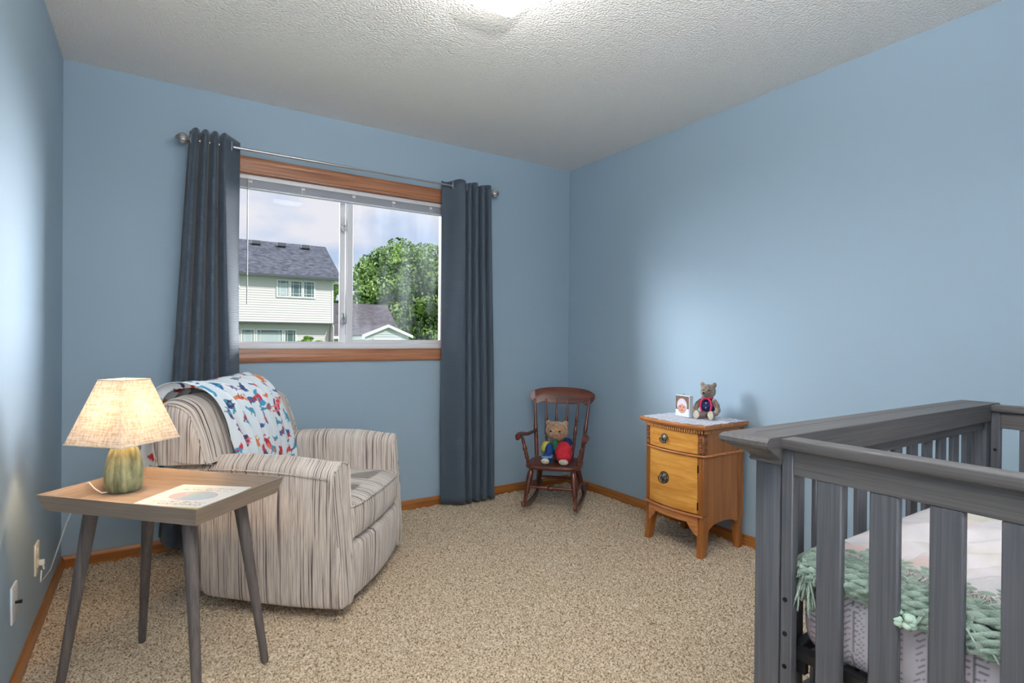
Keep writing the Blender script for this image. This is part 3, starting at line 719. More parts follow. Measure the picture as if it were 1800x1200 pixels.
plate('power_outlet', 'cream power outlet on the left wall with the lamp cord plugged in', -0.699, 0.285, M['cream'], 'duplex', 'outlet')
plate('cable_outlet', 'white cable wall plate with a dark jack, nearer than the cream power outlet', -1.108, 0.283, M['white'], 'coax', 'outlet')
pg = empty('power_plug', (0.009, -0.699, 0.266), label='white lamp plug pushed into the lower socket of the cream outlet', cat='plug')
MB().box(0.001, 0.018, -0.008, 0.008, -0.010, 0.010, 0.003, seg=2).tube([(0.013, 0, -0.008), (0.015, 0.002, -0.028)], 0.003, 8).link('plug_body', M['white'], pg)

# ------------------------------------------------------------------ armchair
ac = empty('armchair', (0.984, -0.717, 0.0), radians(51), label='cream and grey striped swivel armchair with rolled arms under the window', cat='armchair')
MB().lathe([(0.20, 0.0), (0.235, 0.004), (0.24, 0.018), (0.22, 0.035), (0.10, 0.06)], 40).link('swivel_base', M['black'], ac)
FR_, BK_ = -0.312, 0.290
def bow(x): return -0.050*(1-(x/0.41)**2)
def narrow(y): return 1-0.115*smooth((y+0.15)/0.45)
# base body (front rail bows forward)
def outline(dx, dy, hw=0.395, n=28, front=FR_):
    pts = []
    for i in range(n+1):
        x = lerp(-hw+dx, hw-dx, i/n); pts.append((x, front+dy+bow(x)))
    for (x, y) in ((hw-dx, -0.1), (hw-dx, 0.10), (hw-dx-0.005, 0.20), (hw-dx-0.03, BK_-0.04-dy), (hw-dx-0.08, BK_-dy), (0, BK_+0.005-dy), (-(hw-dx-0.08), BK_-dy), (-(hw-dx-0.03), BK_-0.04-dy), (-(hw-dx-0.005), 0.20), (-hw+dx, 0.10), (-hw+dx, -0.1)):
        pts.append((x*narrow(y), y))
    return pts
bs = MB(); rings = []
for (z, dx, dy) in ((0.040, 0.035, 0.035), (0.043, 0.022, 0.022), (0.055, 0.012, 0.012), (0.10, 0.010, 0.008), (0.20, 0.010, 0.004), (0.258, 0.012, 0.006), (0.270, 0.02, 0.016), (0.276, 0.05, 0.06)):
    rings.append([(x, y, z) for x, y in outline(dx, dy)])
bs.loft(rings); bs.link('seat_base', M['fab_seat'], ac, ang=60)
# arms with full-height side panels
def arm_ring(y, s, f=1.0, grow=0.0, zl=0.0):
    # cross-section in x,z at depth y: straight side, softly flared at the top, rounded crown
    zt_ = 0.622 + 0.018*sin(pi*min(1, max(0, (y+0.30)/0.60))) - zl
    xo_b, xo_m, xo_t, xi = 0.396, 0.404, 0.402, 0.292
    pts = [(xi, 0.30), (xi-0.004, 0.48), (xi-0.008, zt_-0.065), (xi-0.004, zt_-0.030), (xi+0.018, zt_-0.008), (xi+0.052, zt_), (xo_t-0.045, zt_-0.010), (xo_t-0.010, zt_-0.034), (xo_t, zt_-0.070),
           (xo_m+0.003, 0.45), (xo_m, 0.30), (xo_b+0.004, 0.15), (xo_b, 0.075), (xo_b-0.012, 0.048), (xo_b-0.04, 0.044), (xi+0.02, 0.044), (xi+0.005, 0.10)]
    cx, cz = 0.345, 0.34
    # Catmull-Rom refine
    out = []; n = len(pts)
    for i in range(n):
        p0, p1, p2, p3 = pts[i-1], pts[i], pts[(i+1) % n], pts[(i+2) % n]
        for k in range(3):
            t = k/3
            q = [0.5*((2*p1[j]) + (-p0[j]+p2[j])*t + (2*p0[j]-5*p1[j]+4*p2[j]-p3[j])*t*t + (-p0[j]+3*p1[j]-3*p2[j]+p3[j])*t**3) for j in (0, 1)]
            out.append(q)
    inset = 1-f
    return [(s*(cx+(x-cx)*f if inset else x), y, (cz+(z-cz)*(1-inset*0.32) if inset else z)) for x, z in out]
def warp(x, y, z):
    """front edge leans back a little towards the top, rear edge sweeps out under the backrest, sides close in"""
    if y < -0.10: y = y + 0.036*smooth((z-0.10)/0.52)*min(1, (-0.10-y)/0.2) + 0.020*(abs(x)-0.30)/0.10*min(1, (-0.10-y)/0.2)
    if y > 0: y = y*lerp(0.300, 0.445, max(0, min(1, (z-0.05)/0.55)))/0.300
    return (x*narrow(min(y, 0.3)), y, z)
for s in (-1, 1):
    rr = []
    for (y, f) in ((-0.346, 0.60), (-0.345, 0.86), (-0.341, 0.95), (-0.333, 0.99), (-0.318, 1.0), (-0.29, 1), (-0.24, 1), (-0.18, 1), (-0.1, 1), (0.0, 1), (0.05, 1), (0.1, 1), (0.15, 1), (0.2, 1), (0.25, 0.985), (0.28, 0.93), (0.295, 0.8)):
        rr.append([warp(x, yy, z) for x, yy, z in arm_ring(y, s, f, zl=(0.0 if y < 0.1 else 0.12*(y-0.1)))])
    a = MB().loft(rr); ao = a.link('arm', M['fab_arm'], ac, ang=70)
    fp = arm_ring(-0.344, s, 0.955)
    pts = [warp(x, -0.342, z) for x, y, z in fp if z > 0.29]
    k0 = max(range(len(pts)), key=lambda i: (Vector(pts[i])-Vector(pts[i-1])).length)
    pts = pts[k0:]+pts[:k0]
    MB().tube([(p[0], p[1]-0.002, p[2]) for p in pts], 0.0040, 8).link('piping', M['fab_seat'], ao)
    MB().tube([warp(s*0.4045, y, 0.566+0.016*sin(pi*(y+0.30)/0.60)) for y in [lerp(-0.325, 0.27, i/24) for i in range(25)]], 0.0036, 8).link('piping', M['fab_seat'], ao)
    MB().tube([warp(s*(0.396 if z < 0.15 else 0.4025), -0.328, z) for z in [lerp(0.06, 0.56, i/20) for i in range(21)]], 0.0034, 8).link('piping', M['fab_seat'], ao)
# seat cushion with bowed front
cu = MB(); rings = []
hwc = 0.306; CF_ = -0.322
def cush_outline(g, z):
    pts = []
    n = 24
    for i in range(n+1):
        x = lerp(-hwc+g, hwc-g, i/n); pts.append((x, CF_+g+bow(x)*0.5+0.02*abs(x/hwc)**10))
    for i in range(9): pts.append((hwc-g, lerp(-0.30, 0.24, (i+0.5)/9)))
    for i in range(n+1): pts.append((lerp(hwc-g, -hwc+g, i/n), 0.27-g))
    for i in range(9): pts.append((-hwc+g, lerp(0.24, -0.30, (i+0.5)/9)))
    return pts
for (z, g) in ((0.288, 0.03), (0.290, 0.010), (0.300, 0.001), (0.345, -0.004), (0.395, -0.004), (0.425, 0.000), (0.436, 0.010), (0.444, 0.030), (0.452, 0.07), (0.456, 0.12), (0.4575, 0.17), (0.4585, 0.21), (0.459, 0.25)):
    rings.append([(x, y, z) for x, y in cush_outline(g, z)])
cu.loft(rings); co = cu.link('seat_cushion', M['fab_seat'], ac, ang=60)
for z in (0.427,):
    MB().tube([(x, CF_-0.002+bow(x)*0.5+0.02*abs(x/hwc)**10, z) for x in [lerp(-hwc, hwc, i/30) for i in range(31)]], 0.0042, 8).link('piping', M['fab_seat'], co)
# back: cushion rolling over the top, leaning backwards
BP = [(0.238, 0.42), (0.240, 0.52), (0.252, 0.62), (0.272, 0.70), (0.300, 0.775), (0.330, 0.832), (0.380, 0.862), (0.430, 0.868), (0.474, 0.852), (0.502, 0.815), (0.508, 0.76), (0.492, 0.68), (0.462, 0.58), (0.42, 0.50), (0.38, 0.42)]
def back_ring(x, f, dz):
    c = (0.36, 0.64); n = len(BP); out = []
    for i in range(n):
        p0, p1, p2, p3 = BP[i-1], BP[i], BP[(i+1) % n], BP[(i+2) % n]
        for k in range(3):
            t = k/3
            q = [0.5*((2*p1[j]) + (-p0[j]+p2[j])*t + (2*p0[j]-5*p1[j]+4*p2[j]-p3[j])*t*t + (-p0[j]+3*p1[j]-3*p2[j]+p3[j])*t**3) for j in (0, 1)]
            zz_ = c[1]+(q[1]-c[1])*(1-(1-f)*0.5)-dz
            if abs(x) > 0.27: zz_ = max(zz_, lerp(0.42, 0.604-0.05*max(0, q[0]-0.25), min(1, (abs(x)-0.27)/0.03)))
            out.append((x, c[0]+(q[0]-c[0])*f, zz_))
    return out
rr = []
for (x, f, dz) in ((-0.385, 0.55, 0.05), (-0.384, 0.82, 0.040), (-0.378, 0.93, 0.030), (-0.360, 0.985, 0.018), (-0.32, 1.0, 0.006), (-0.29, 1.0, 0.003), (-0.265, 1.0, 0.0), (-0.22, 1.0, -0.002), (-0.1, 1.0, -0.006), (0, 1.0, -0.008), (0.1, 1.0, -0.006), (0.22, 1.0, -0.002), (0.265, 1.0, 0.0), (0.29, 1.0, 0.003), (0.32, 1.0, 0.006), (0.360, 0.985, 0.018), (0.378, 0.93, 0.030), (0.384, 0.82, 0.040), (0.385, 0.55, 0.05)):
    rr.append(back_ring(x, f, dz))
bo = MB().loft(rr).link('backrest', M['fab_seat'], ac, ang=80)
for s in (-1, 1):
    q = back_ring(s*0.372, 0.965, 0.026)
    MB().tube([(s*0.377, y, z) for x, y, z in q if z > 0.5], 0.004, 8).link('piping', M['fab_seat'], bo)
# outside back panel down to the floor
ob = MB(); rings = []
for (z, yb, hw) in ((0.045, 0.280, 0.335), (0.05, 0.296, 0.345), (0.2, 0.335, 0.350), (0.4, 0.385, 0.352), (0.55, 0.432, 0.350), (0.60, 0.445, 0.345), (0.615, 0.42, 0.33)):
    ring = []
    for i in range(17):
        x = lerp(hw, -hw, i/16); ring.append((x, yb-0.05*abs(x/hw)**4, z))
    ring += [(-hw+0.02, 0.27, z), (hw-0.02, 0.27, z)]
    rings.append(ring)
ob.loft(rings).link('back_panel', M['fab_seat'], ac, ang=60)

# ------------------------------------------------------------------ blanket over the chair back
bt = empty('throw_blanket', (0.984, -0.717, 0.0), radians(51), label='white cotton blanket printed with colourful animals draped over the striped armchair back', cat='blanket')
BPx = [(0.500, 0.50), (0.506, 0.62), (0.520, 0.72), (0.528, 0.80), (0.505, 0.868), (0.440, 0.893), (0.375, 0.888), (0.316, 0.852), (0.280, 0.790), (0.250, 0.705), (0.230, 0.62), (0.220, 0.54), (0.218, 0.475)]
def path_at(P, t):
    seg = t*(len(P)-1); i = min(int(seg), len(P)-2); k = seg-i
    p0 = P[max(i-1, 0)]; p1 = P[i]; p2 = P[i+1]; p3 = P[min(i+2, len(P)-1)]
    return [0.5*((2*p1[j]) + (-p0[j]+p2[j])*k + (2*p0[j]-5*p1[j]+4*p2[j]-p3[j])*k*k + (-p0[j]+3*p1[j]-3*p2[j]+p3[j])*k**3) for j in (0, 1)]
def blanket_fn(u, v):
    y, z = path_at(BPx, v)
    y2, z2 = path_at(BPx, min(1, v+0.01)); y1, z1 = path_at(BPx, max(0, v-0.01))
    ny, nz = (z2-z1), -(y2-y1); l = sqrt(ny*ny+nz*nz); ny /= l; nz /= l     # outward normal
    ny, nz = -abs(ny) if v > 0.5 else abs(ny), nz if nz > 0 else abs(nz)*0.2
    fan = smooth((v-0.35)/0.65); fanb = smooth((0.4-v)/0.4)
    xl = lerp(-0.300, -0.225, fan) - 0.09*fanb; xr = lerp(0.185, 0.245, fan) - 0.05*fanb
    x = lerp(xl, xr, u)
    fold = 0.5+0.5*sin(u*38 + 2.2*sin(v*4+1) + 3*u*v)
    fold2 = 0.5+0.5*sin(u*57+v*6+1.3)
    ff = abs(sin(u*19 + 1.6*sin(v*3.4+0.5) + 2.5*u*v)); h = 0.003 + 0.036*(1-(1-ff)**2)*(0.75+0.25*sin(v*7+u*5)) + 0.006*fold2*fold
    h *= 1.0
    return (x+0.008*sin(v*11+u*4), y+ny*h, z+nz*h-0.012*sin(u*5)*(1 if v > 0.97 else 0))
bm_ = MB().grid(blanket_fn, 230, 220)
bo2 = bm_.link('cloth', M['cloth_print'], bt, ang=None, fixn=False)
md = bo2.modifiers.new('thickness', 'SOLIDIFY'); md.thickness = 0.002
random.seed(21)
WH = srgb(226, 234, 238)
PAL = [srgb(40, 90, 150), srgb(200, 50, 70), srgb(214, 126, 70), srgb(60, 150, 190), srgb(60, 50, 100), srgb(226, 120, 120), srgb(170, 50, 50), srgb(70, 140, 160)]
motifs = []
for j in range(15):
    for i in range(7):
        motifs.append((i/7+random.uniform(0.02, 0.12)+(0.07 if j % 2 else 0), j/15+random.uniform(0, 0.04), random.uniform(0, 6.28), random.choice(PAL), random.choice(PAL), random.uniform(0.7, 1.25)))
def blanket_paint(o, nu, nv, wm, hm):
    arr = np.tile(np.array(WH[:3]), (nu*nv, 1)).reshape(nv, nu, 3)
    V, U = np.meshgrid(np.linspace(0, 1, nv)*hm, np.linspace(0, 1, nu)*wm, indexing='ij')
    for (mu, mv, an, c1, c2, sc) in motifs:
        du = (U-mu*wm)/0.021/sc; dv = (V-mv*hm)/0.021/sc
        a = du*cos(an)+dv*sin(an); b = -du*sin(an)+dv*cos(an)
        body = (a/1.25)**2+(b/0.62)**2 < 1
        tail = (abs(b-0.5*(a-1.2)) < 0.28) & (a > 0.9) & (a < 2.0)
        head = ((a+1.05)**2+(b-0.35)**2 < 0.30)
        ear = ((a+1.25)**2+(b-0.95)**2 < 0.06)
        leg = (abs(a+0.4) < 0.14) & (b < -0.4) & (b > -1.2) | (abs(a-0.5) < 0.14) & (b < -0.4) & (b > -1.1)
        arr[body | leg] = c1[:3]; arr[tail | head | ear] = c2[:3]
        arr[((a)**2+(b+0.15)**2 < 0.10)] = c2[:3]
    at = o.data.color_attributes.new('Col', 'FLOAT_COLOR', 'POINT')
    buf = np.ones((nu*nv, 4), np.float32); buf[:, :3] = arr.reshape(-1, 3); at.data.foreach_set('color', buf.ravel())
blanket_paint(bo2, 230, 220, 0.56, 1.05)

# ------------------------------------------------------------------ rocking chair
rc = empty('rocking_chair', (2.478, -0.600, 0.004), math.atan2(-0.743, 0.67), label='small dark cherry spindle-back rocking chair in the room corner', cat='rocking chair')
def turned(p0, p1, prof, n=14):
    p0 = Vector(p0); p1 = Vector(p1)
    return MB().tube([p0.lerp(p1, t) for t, r in prof], [r for t, r in prof], n)
for s in (-1, 1):
    pts = []; R = []
    n = 30; poly = []
    up_, lo_ = [], []
    for i in range(n+1):
        y = lerp(-0.015, 0.545, i/n); zc = 0.006+0.55*(y-0.25)**2
        lo_.append((y, zc)); up_.append((y, zc+0.030))
    mb = MB()
    rings = []
    for i in range(n+1):
        (y, z0), (_, z1) = lo_[i], up_[i]; hw = 0.010
        rings.append([(s*0.166+a*hw, y, z0+0.003 if False else b) for a, b in ((-1, z0+0.004), (-0.6, z0), (0.6, z0), (1, z0+0.004), (1, z1-0.004), (0.6, z1), (-0.6, z1), (-1, z1-0.004))])
    mb.loft(rings); mb.ball((s*0.166, -0.015, 0.006+0.55*0.265**2+0.015), (0.014, 0.012, 0.017), 8)
    mb.link('rocker', M['cherry_z'], rc)
SZ = 0.300
# seat: rolled front, saddle shape, rounded outline
sv = []
def seat_ring(f, z):
    pts = []
    for i in range(48):
        a = 2*pi*i/48; ca, sa = cos(a), sin(a)
        e = 0.45; x = 0.185*abs(ca)**e*(1 if ca > 0 else -1); y = 0.170*abs(sa)**e*(1 if sa > 0 else -1)
        x *= 1-0.10*(y/0.17 > 0)*(y/0.17)
        pts.append((x*f, 0.205+y*f, z))
    return pts
MB().loft([seat_ring(0.93, SZ-0.028), seat_ring(0.985, SZ-0.024), seat_ring(1.0, SZ-0.012), seat_ring(0.99, SZ-0.003), seat_ring(0.95, SZ), seat_ring(0.6, SZ-0.003), seat_ring(0.2, SZ-0.005)]).link('seat', M['cherry'], rc, ang=60)
LEGP = [(0, 0.009), (0.06, 0.012), (0.10, 0.010), (0.18, 0.013), (0.22, 0.0165), (0.25, 0.011), (0.28, 0.016), (0.34, 0.018), (0.75, 0.0205), (0.86, 0.019), (0.92, 0.013), (1, 0.011)]
for s in (-1, 1):
    turned((s*0.166, 0.020, 0.055), (s*0.135, 0.085, SZ-0.018), LEGP).link('leg', M['cherry_z'], rc)
    turned((s*0.166, 0.400, 0.040), (s*0.120, 0.315, SZ-0.018), LEGP).link('leg', M['cherry_z'], rc)
STP = [(0, 0.007), (0.15, 0.009), (0.38, 0.012), (0.43, 0.009), (0.46, 0.016), (0.50, 0.018), (0.54, 0.016), (0.57, 0.009), (0.62, 0.012), (0.85, 0.009), (1, 0.007)]
turned((-0.152, 0.045, 0.160), (0.152, 0.045, 0.160), STP).link('stretcher', M['cherry'], rc)
turned((-0.150, 0.375, 0.150), (0.150, 0.375, 0.150), [(0, 0.008), (0.5, 0.011), (1, 0.008)]).link('stretcher', M['cherry'], rc)
for s in (-1, 1): turned((s*0.158, 0.045, 0.135), (s*0.154, 0.375, 0.125), [(0, 0.007), (0.5, 0.011), (1, 0.007)]).link('stretcher', M['cherry_z'], rc)
# back posts, spindles and crest
CT = 0.690
for s in (-1, 1):
    turned((s*0.155, 0.330, SZ-0.01), (s*0.196, 0.432, CT), [(0, 0.012), (0.08, 0.014), (0.45, 0.0135), (0.52, 0.015), (0.60, 0.012), (1, 0.008)]).link('back_post', M['cherry_z'], rc)
SPP = [(0, 0.007), (0.06, 0.010), (0.14, 0.008), (0.20, 0.011), (0.27, 0.012), (0.30, 0.008), (0.33, 0.012), (0.36, 0.008), (0.42, 0.013), (0.52, 0.011), (0.55, 0.008), (0.58, 0.012), (0.60, 0.008), (0.63, 0.012), (0.72, 0.008), (1, 0.0055)]
for k in range(4):
    t = (k+1)/5; x0 = lerp(-0.135, 0.135, t) if False else lerp(-0.150, 0.150, t); x1 = lerp(-0.196, 0.196, t)
    turned((x0, 0.345+0.012*sin(pi*t), SZ-0.01), (x1, 0.436+0.026*sin(pi*t), CT), SPP, 12).link('spindle', M['cherry_z'], rc)
cm = MB(); rings = []
n = 36
for i in range(n+1):
    u = lerp(-1, 1, i/n); x = 0.232*u; e = sqrt(max(0.0, 1-abs(u)**7))
    yc = 0.446+0.030*(1-u*u)
    top = 0.716+0.058*(e*(1-0.35*u*u)) ; bot = 0.716-0.058*e + 0.012*exp(-((abs(u)-0.55)/0.12)**2) - (0.012*exp(-((abs(u)-0.80)/0.10)**2)*e)
    if e < 0.25: top = 0.716+0.014*(1+e); bot = 0.716-0.014*(1+e)
    th = 0.0085
    rings.append([(x, yc+a*th+(b-0.716)*0.25, b) for a, b in ((-1, bot+0.003), (-0.5, bot), (0.5, bot), (1, bot+0.003), (1, top-0.003), (0.5, top), (-0.5, top), (-1, top-0.003))])
cm.loft(rings).link('crest_rail', M['cherry'], rc, ang=50)
# arms
for s in (-1, 1):
    pts = [(s*0.172, 0.368, 0.475), (s*0.186, 0.30, 0.470), (s*0.200, 0.22, 0.470), (s*0.212, 0.14, 0.484), (s*0.218, 0.085, 0.488), (s*0.218, 0.045, 0.482), (s*0.218, 0.02, 0.468)]
    a = MB().tube(pts, [0.012, 0.014, 0.017, 0.020, 0.023, 0.022, 0.012], 14, squash=0.75)
    a.link('armrest', M['cherry_z'], rc)
    turned((s*0.160, 0.100, SZ-0.008), (s*0.208, 0.110, 0.470), [(0, 0.009), (0.1, 0.013), (0.2, 0.010), (0.26, 0.015), (0.34, 0.011), (0.38, 0.014), (0.46, 0.010), (0.56, 0.016), (0.68, 0.012), (0.72, 0.008), (0.76, 0.012), (0.9, 0.011), (1, 0.008)]).link('arm_post', M['cherry_z'], rc)

# ------------------------------------------------------------------ teddy bear on the rocking chair
def soft(mb, size, name, mat, parent, sm=6):
    me = voxel(mb, size, sm); me.name = name; return link(name, me, mat, parent)
tbz = SZ-0.003
wx = rc.matrix_basis @ Vector((0.006, 0.20, 0)); rang = rc.rotation_euler.z
b1 = empty('teddy_bear', (wx.x, wx.y, 0.004+tbz), rang, label='tan plush bear in blue, green and red outfit sitting on the rocking chair seat', cat='stuffed toy')
bd = MB(); bd.ball((0, 0.05, 0.085), (0.060, 0.055, 0.085), 10); bd.ball((0, 0.015, 0.205), (0.077, 0.066, 0.064), 12); bd.ball((0.0, -0.045, 0.190), (0.034, 0.030, 0.028), 10)
for s in (-1, 1): bd.ball((s*0.057, 0.02, 0.256), (0.022, 0.012, 0.020), 8)
bd.ball((-0.045, -0.06, 0.030), (0.03, 0.05, 0.026), 8); bd.ball((0.06, -0.05, 0.03), (0.032, 0.05, 0.028), 8)
soft(bd, 0.005, 'plush_body', M['fur_tan'], b1)
for s in (-1, 1): MB().ball((s*0.030, -0.049, 0.212), 0.0065, 8).link('eye', M['eye'], b1)
MB().ball((0, -0.076, 0.193), (0.011, 0.005, 0.007), 8).link('nose', M['fur_tan'], b1)
j = MB(); j.ball((0.052, -0.022, 0.075), (0.060, 0.055, 0.068), 12); j.ball((0.062, -0.055, 0.045), (0.052, 0.055, 0.042), 10)
soft(j, 0.005, 'red_leg', M['c_red'], b1)['label'] = 'puffy red trouser leg and jacket side'
j = MB(); j.ball((-0.050, -0.06, 0.036), (0.040, 0.058, 0.034), 10); j.ball((-0.040, -0.035, 0.075), (0.030, 0.038, 0.058), 10)
bo3 = soft(j, 0.005, 'blue_leg', M['c_blue'], b1); bo3['label'] = 'blue trouser leg with pale stripes'
paint(bo3, lambda v: (srgb(150, 190, 205) if 0.045 < v.co.z < 0.058 and v.co.y < -0.05 and (int(v.co.z*700) % 4 < 2) else srgb(18, 62, 128)))
MB().ball((-0.002, -0.028, 0.112), (0.018, 0.030, 0.046), 10).link('green_bib', M['c_green'], b1)
MB().ball((0.070, 0.030, 0.130), (0.034, 0.035, 0.030), 10).link('navy_sleeve', M['c_navy'], b1)
MB().ball((-0.068, 0.000, 0.110), (0.030, 0.028, 0.026), 10).ball((-0.082, -0.015, 0.088), (0.020, 0.024, 0.028), 10).link('yellow_sleeve', M['c_yellow'], b1)
MB().ball((-0.054, -0.112, 0.024), (0.028, 0.012, 0.020), 8).link('foot_pad', M['felt'], b1); MB().ball((0.066, -0.104, 0.024), (0.032, 0.012, 0.020), 8).link('foot_pad', M['felt'], b1)

# ------------------------------------------------------------------ nightstand
ns = empty('nightstand', (2.90, -1.372, 0.0), 0, label='golden bow-front nightstand with drawer, door and curved legs against the right wall', cat='nightstand')
# local: front faces -x ; half depth 0.165 ; half width 0.195
HX, HY = 0.165, 0.195
def nbow(y, a=0.030): return -a*(1-(y/HY)**2)
def bowed(y0, y1, x0, thick, z0, z1, a=0.030, n=20):
    """board following the bow of the front"""
    mb = MB(); r1 = []
    rings = []
    for i in range(n+1):
        y = lerp(y0, y1, i/n); xf = x0+nbow(y, a)
        b = min(0.002, thick*0.3)
        rings.append([(xf+b, y, z0), (xf, y, z0+b), (xf, y, z1-b), (xf+b, y, z1), (xf+thick, y, z1), (xf+thick, y, z0)])
    mb.loft(rings); return mb
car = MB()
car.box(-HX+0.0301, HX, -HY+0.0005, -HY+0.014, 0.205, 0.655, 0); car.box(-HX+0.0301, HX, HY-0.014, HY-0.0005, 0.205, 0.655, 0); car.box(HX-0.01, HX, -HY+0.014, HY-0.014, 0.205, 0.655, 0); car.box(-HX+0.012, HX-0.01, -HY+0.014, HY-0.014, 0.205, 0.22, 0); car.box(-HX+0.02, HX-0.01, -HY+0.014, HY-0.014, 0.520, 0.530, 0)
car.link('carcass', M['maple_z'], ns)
# shaped side aprons (curved lower edge)
for s in (-1, 1):
    poly = []
    n = 16
    for i in range(n+1):
        t = i/n; x = lerp(-HX+0.040, HX-0.035, t); z = 0.170-0.037*(abs(2*t-1)**3.0) ; poly.append((x, z))
    poly = [(-HX+0.012, 0.205), (-HX+0.012, 0.13), (-HX+0.040, 0.13)] + poly[1:-1] + [(HX-0.035, 0.165), (HX, 0.165), (HX, 0.205)]
    MB().prism(poly, s*(HY-0.001)-(0.012 if s > 0 else 0), s*(HY-0.001)+(0.012 if s < 0 else 0), 'y').link('side_apron', M['maple_z'], ns, smooth=False)
# back stiles visible at the right side
for s in (-1, 1): MB().box(HX-0.036, HX+0.002, s*HY-0.004, s*HY+0.004, 0.17, 0.655, 0.001).link('rear_stile', M['maple_z'], ns)
# corner posts (fluted below, carved above)
for s in (-1, 1):
    yo = s*(HY-0.016)
    p = MB(); p.box(-HX-0.002, -HX+0.03, yo-0.016, yo+0.016, 0.215, 0.520, 0.002)
    for k in (-0.009, 0.0, 0.009): p.tube([(-HX-0.003, yo+k, 0.222), (-HX-0.003, yo+k, 0.512)], 0.0034, 8)
    p.link('corner_post', M['maple_z'], ns)
    c = MB(); c.box(-HX-0.002, -HX+0.03, yo-0.016, yo+0.016, 0.530, 0.640, 0.002)
    for k in range(7):
        z = 0.542+k*0.0145; c.ball((-HX-0.004, yo, z), (0.004, 0.008-0.0006*k, 0.007), 6)
    for q in (-1, 1): c.tube([(-HX-0.003, yo+q*0.012, 0.536), (-HX-0.003, yo+q*0.012, 0.634)], 0.0022, 6)
    c.link('carved_panel', M['carved'], ns)
DY = HY-0.033
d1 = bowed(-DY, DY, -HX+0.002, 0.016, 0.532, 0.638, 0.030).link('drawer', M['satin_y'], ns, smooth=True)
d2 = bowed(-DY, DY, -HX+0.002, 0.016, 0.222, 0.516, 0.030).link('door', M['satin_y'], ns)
def pull(parent, yc, zc, R):
    x = -HX+0.002+nbow(yc)
    p = MB(); p.lathe([(R, 0), (R, 0.0012), (R*0.93, 0.0024), (R*0.80, 0.0016), (R*0.62, 0.0016), (R*0.50, 0.0030), (R*0.25, 0.0040), (0.001, 0.0042)], 36, TR((x, yc, zc), ry=-pi/2))
    for s in (-1, 1): p.tube([(x, yc+s*R*0.93, zc), (x-0.012, yc+s*R*0.93, zc)], 0.003, 8)
    p.link('pull_plate', M['brass'], parent)
    MB().ring((x-0.0015, yc, zc), R*0.98, 0.0018, 'x', 30, 8).ring((x-0.0025, yc, zc), R*0.56, 0.0014, 'x', 24, 6).link('plate_rim', M['darkmetal'], parent)
    b = MB(); pts = []
    for i in range(19):
        a = pi+pi*i/18; pts.append((x-0.013-0.002*sin(-a), yc+R*0.98*cos(a), zc+R*0.98*sin(a)))
    b.tube(pts, 0.0026, 8); b.link('bail_handle', M['darkmetal'], parent)
pull(d1, 0.040, 0.588, 0.0245); pull(d2, 0.040, 0.375, 0.0315)
for z in (0.455, 0.262): MB().box(-HX-0.008, -HX+0.004, -DY-0.003, -DY+0.002, z-0.020, z+0.020, 0.001).link('hinge', M['darkmetal'], d2)
# half-round mouldings that wrap front and sides
def moulding(z, r, name, sides=True):
    pts = ([(HX, -HY-0.003, z), (-HX-0.002, -HY-0.003, z)] if sides else []) + [(-HX-0.003+nbow(y), y, z) for y in [lerp(-HY, HY, i/20) for i in range(21)]] + ([(-HX-0.002, HY+0.003, z), (HX, HY+0.003, z)] if sides else [])
    MB().tube(pts, r, 10).link(name, M['maple_y'], ns)
moulding(0.5245, 0.0065, 'moulding'); moulding(0.2125, 0.0075, 'moulding', False)
# front apron with scalloped lower edge
n = 28; rings = []
for i in range(n+1):
    t = i/n; y = lerp(-HY+0.028, HY-0.028, t); u = abs(2*t-1)
    zl = 0.172 - (0.050*smooth((u-0.62)/0.38) + (0.012 if u > 0.66 else 0))
    xf = -HX+nbow(y); rings.append([(xf, y, zl), (xf, y, 0.206), (xf+0.014, y, 0.206), (xf+0.014, y, zl)])
MB().loft(rings).link('front_apron', M['maple_y'], ns, smooth=False)
# legs
for s in (-1, 1):
    rings = []
    for (z, dx, wd) in ((0.0, -0.012, 0.034), (0.03, -0.008, 0.034), (0.06, -0.004, 0.036), (0.10, -0.001, 0.039), (0.14, 0.0, 0.043), (0.212, 0.0, 0.045)):
        x0 = -HX+dx; yo = s*HY; yi = s*(HY-wd); rings.append([(x0, yo, z), (x0+wd*1.05, yo, z), (x0+wd*1.05, yi, z), (x0, yi, z)])
    MB().loft(rings).link('leg', M['maple_z'], ns, smooth=False)
    rings = []
    for (z, wd) in ((0.0, 0.034), (0.10, 0.038), (0.206, 0.042)):
        yo = s*HY; yi = s*(HY-wd); rings.append([(HX-wd, yo, z), (HX, yo, z), (HX, yi, z), (HX-wd, yi, z)])
    MB().loft(rings).link('leg', M['maple_z'], ns, smooth=False)
# top with overhang, cornice and dentils
def top_outline(o, a=0.032, n=24):
    pts = [(-HX-o+nbow(y, a)+0.0, y*(HY+o)/HY) for y in [lerp(-HY, HY, i/n) for i in range(n+1)]]
    return pts + [(HX+0.004, HY+o), (HX+0.004, -HY-o)]
MB().loft([[(x, y, z) for x, y in top_outline(o)] for z, o in ((0.640, 0.001), (0.657, 0.001), (0.660, 0.016), (0.668, 0.026), (0.680, 0.030), (0.685, 0.029), (0.687, 0.026))]).link('top', M['maple_y'], ns, ang=40)
dn = MB()
for i in range(30):
    y = lerp(-HY-0.002, HY+0.002, (i+0.5)/30); x = -HX-0.006+nbow(y, 0.032); dn.box(x-0.006, x+0.006, y-0.0034, y+0.0034, 0.641, 0.6575, 0.0008)
for i in range(6):
    x = -HX+0.002+i*0.010; dn.box(x-0.0032, x+0.0032, -HY-0.010, -HY-0.001, 0.641, 0.6575, 0.0008)
do = dn.link('dentils', plain('lightened_dentil_wood', srgb(206, 146, 84), 0.4), ns)  # wood colour lightened to contrast with the painted gap shade
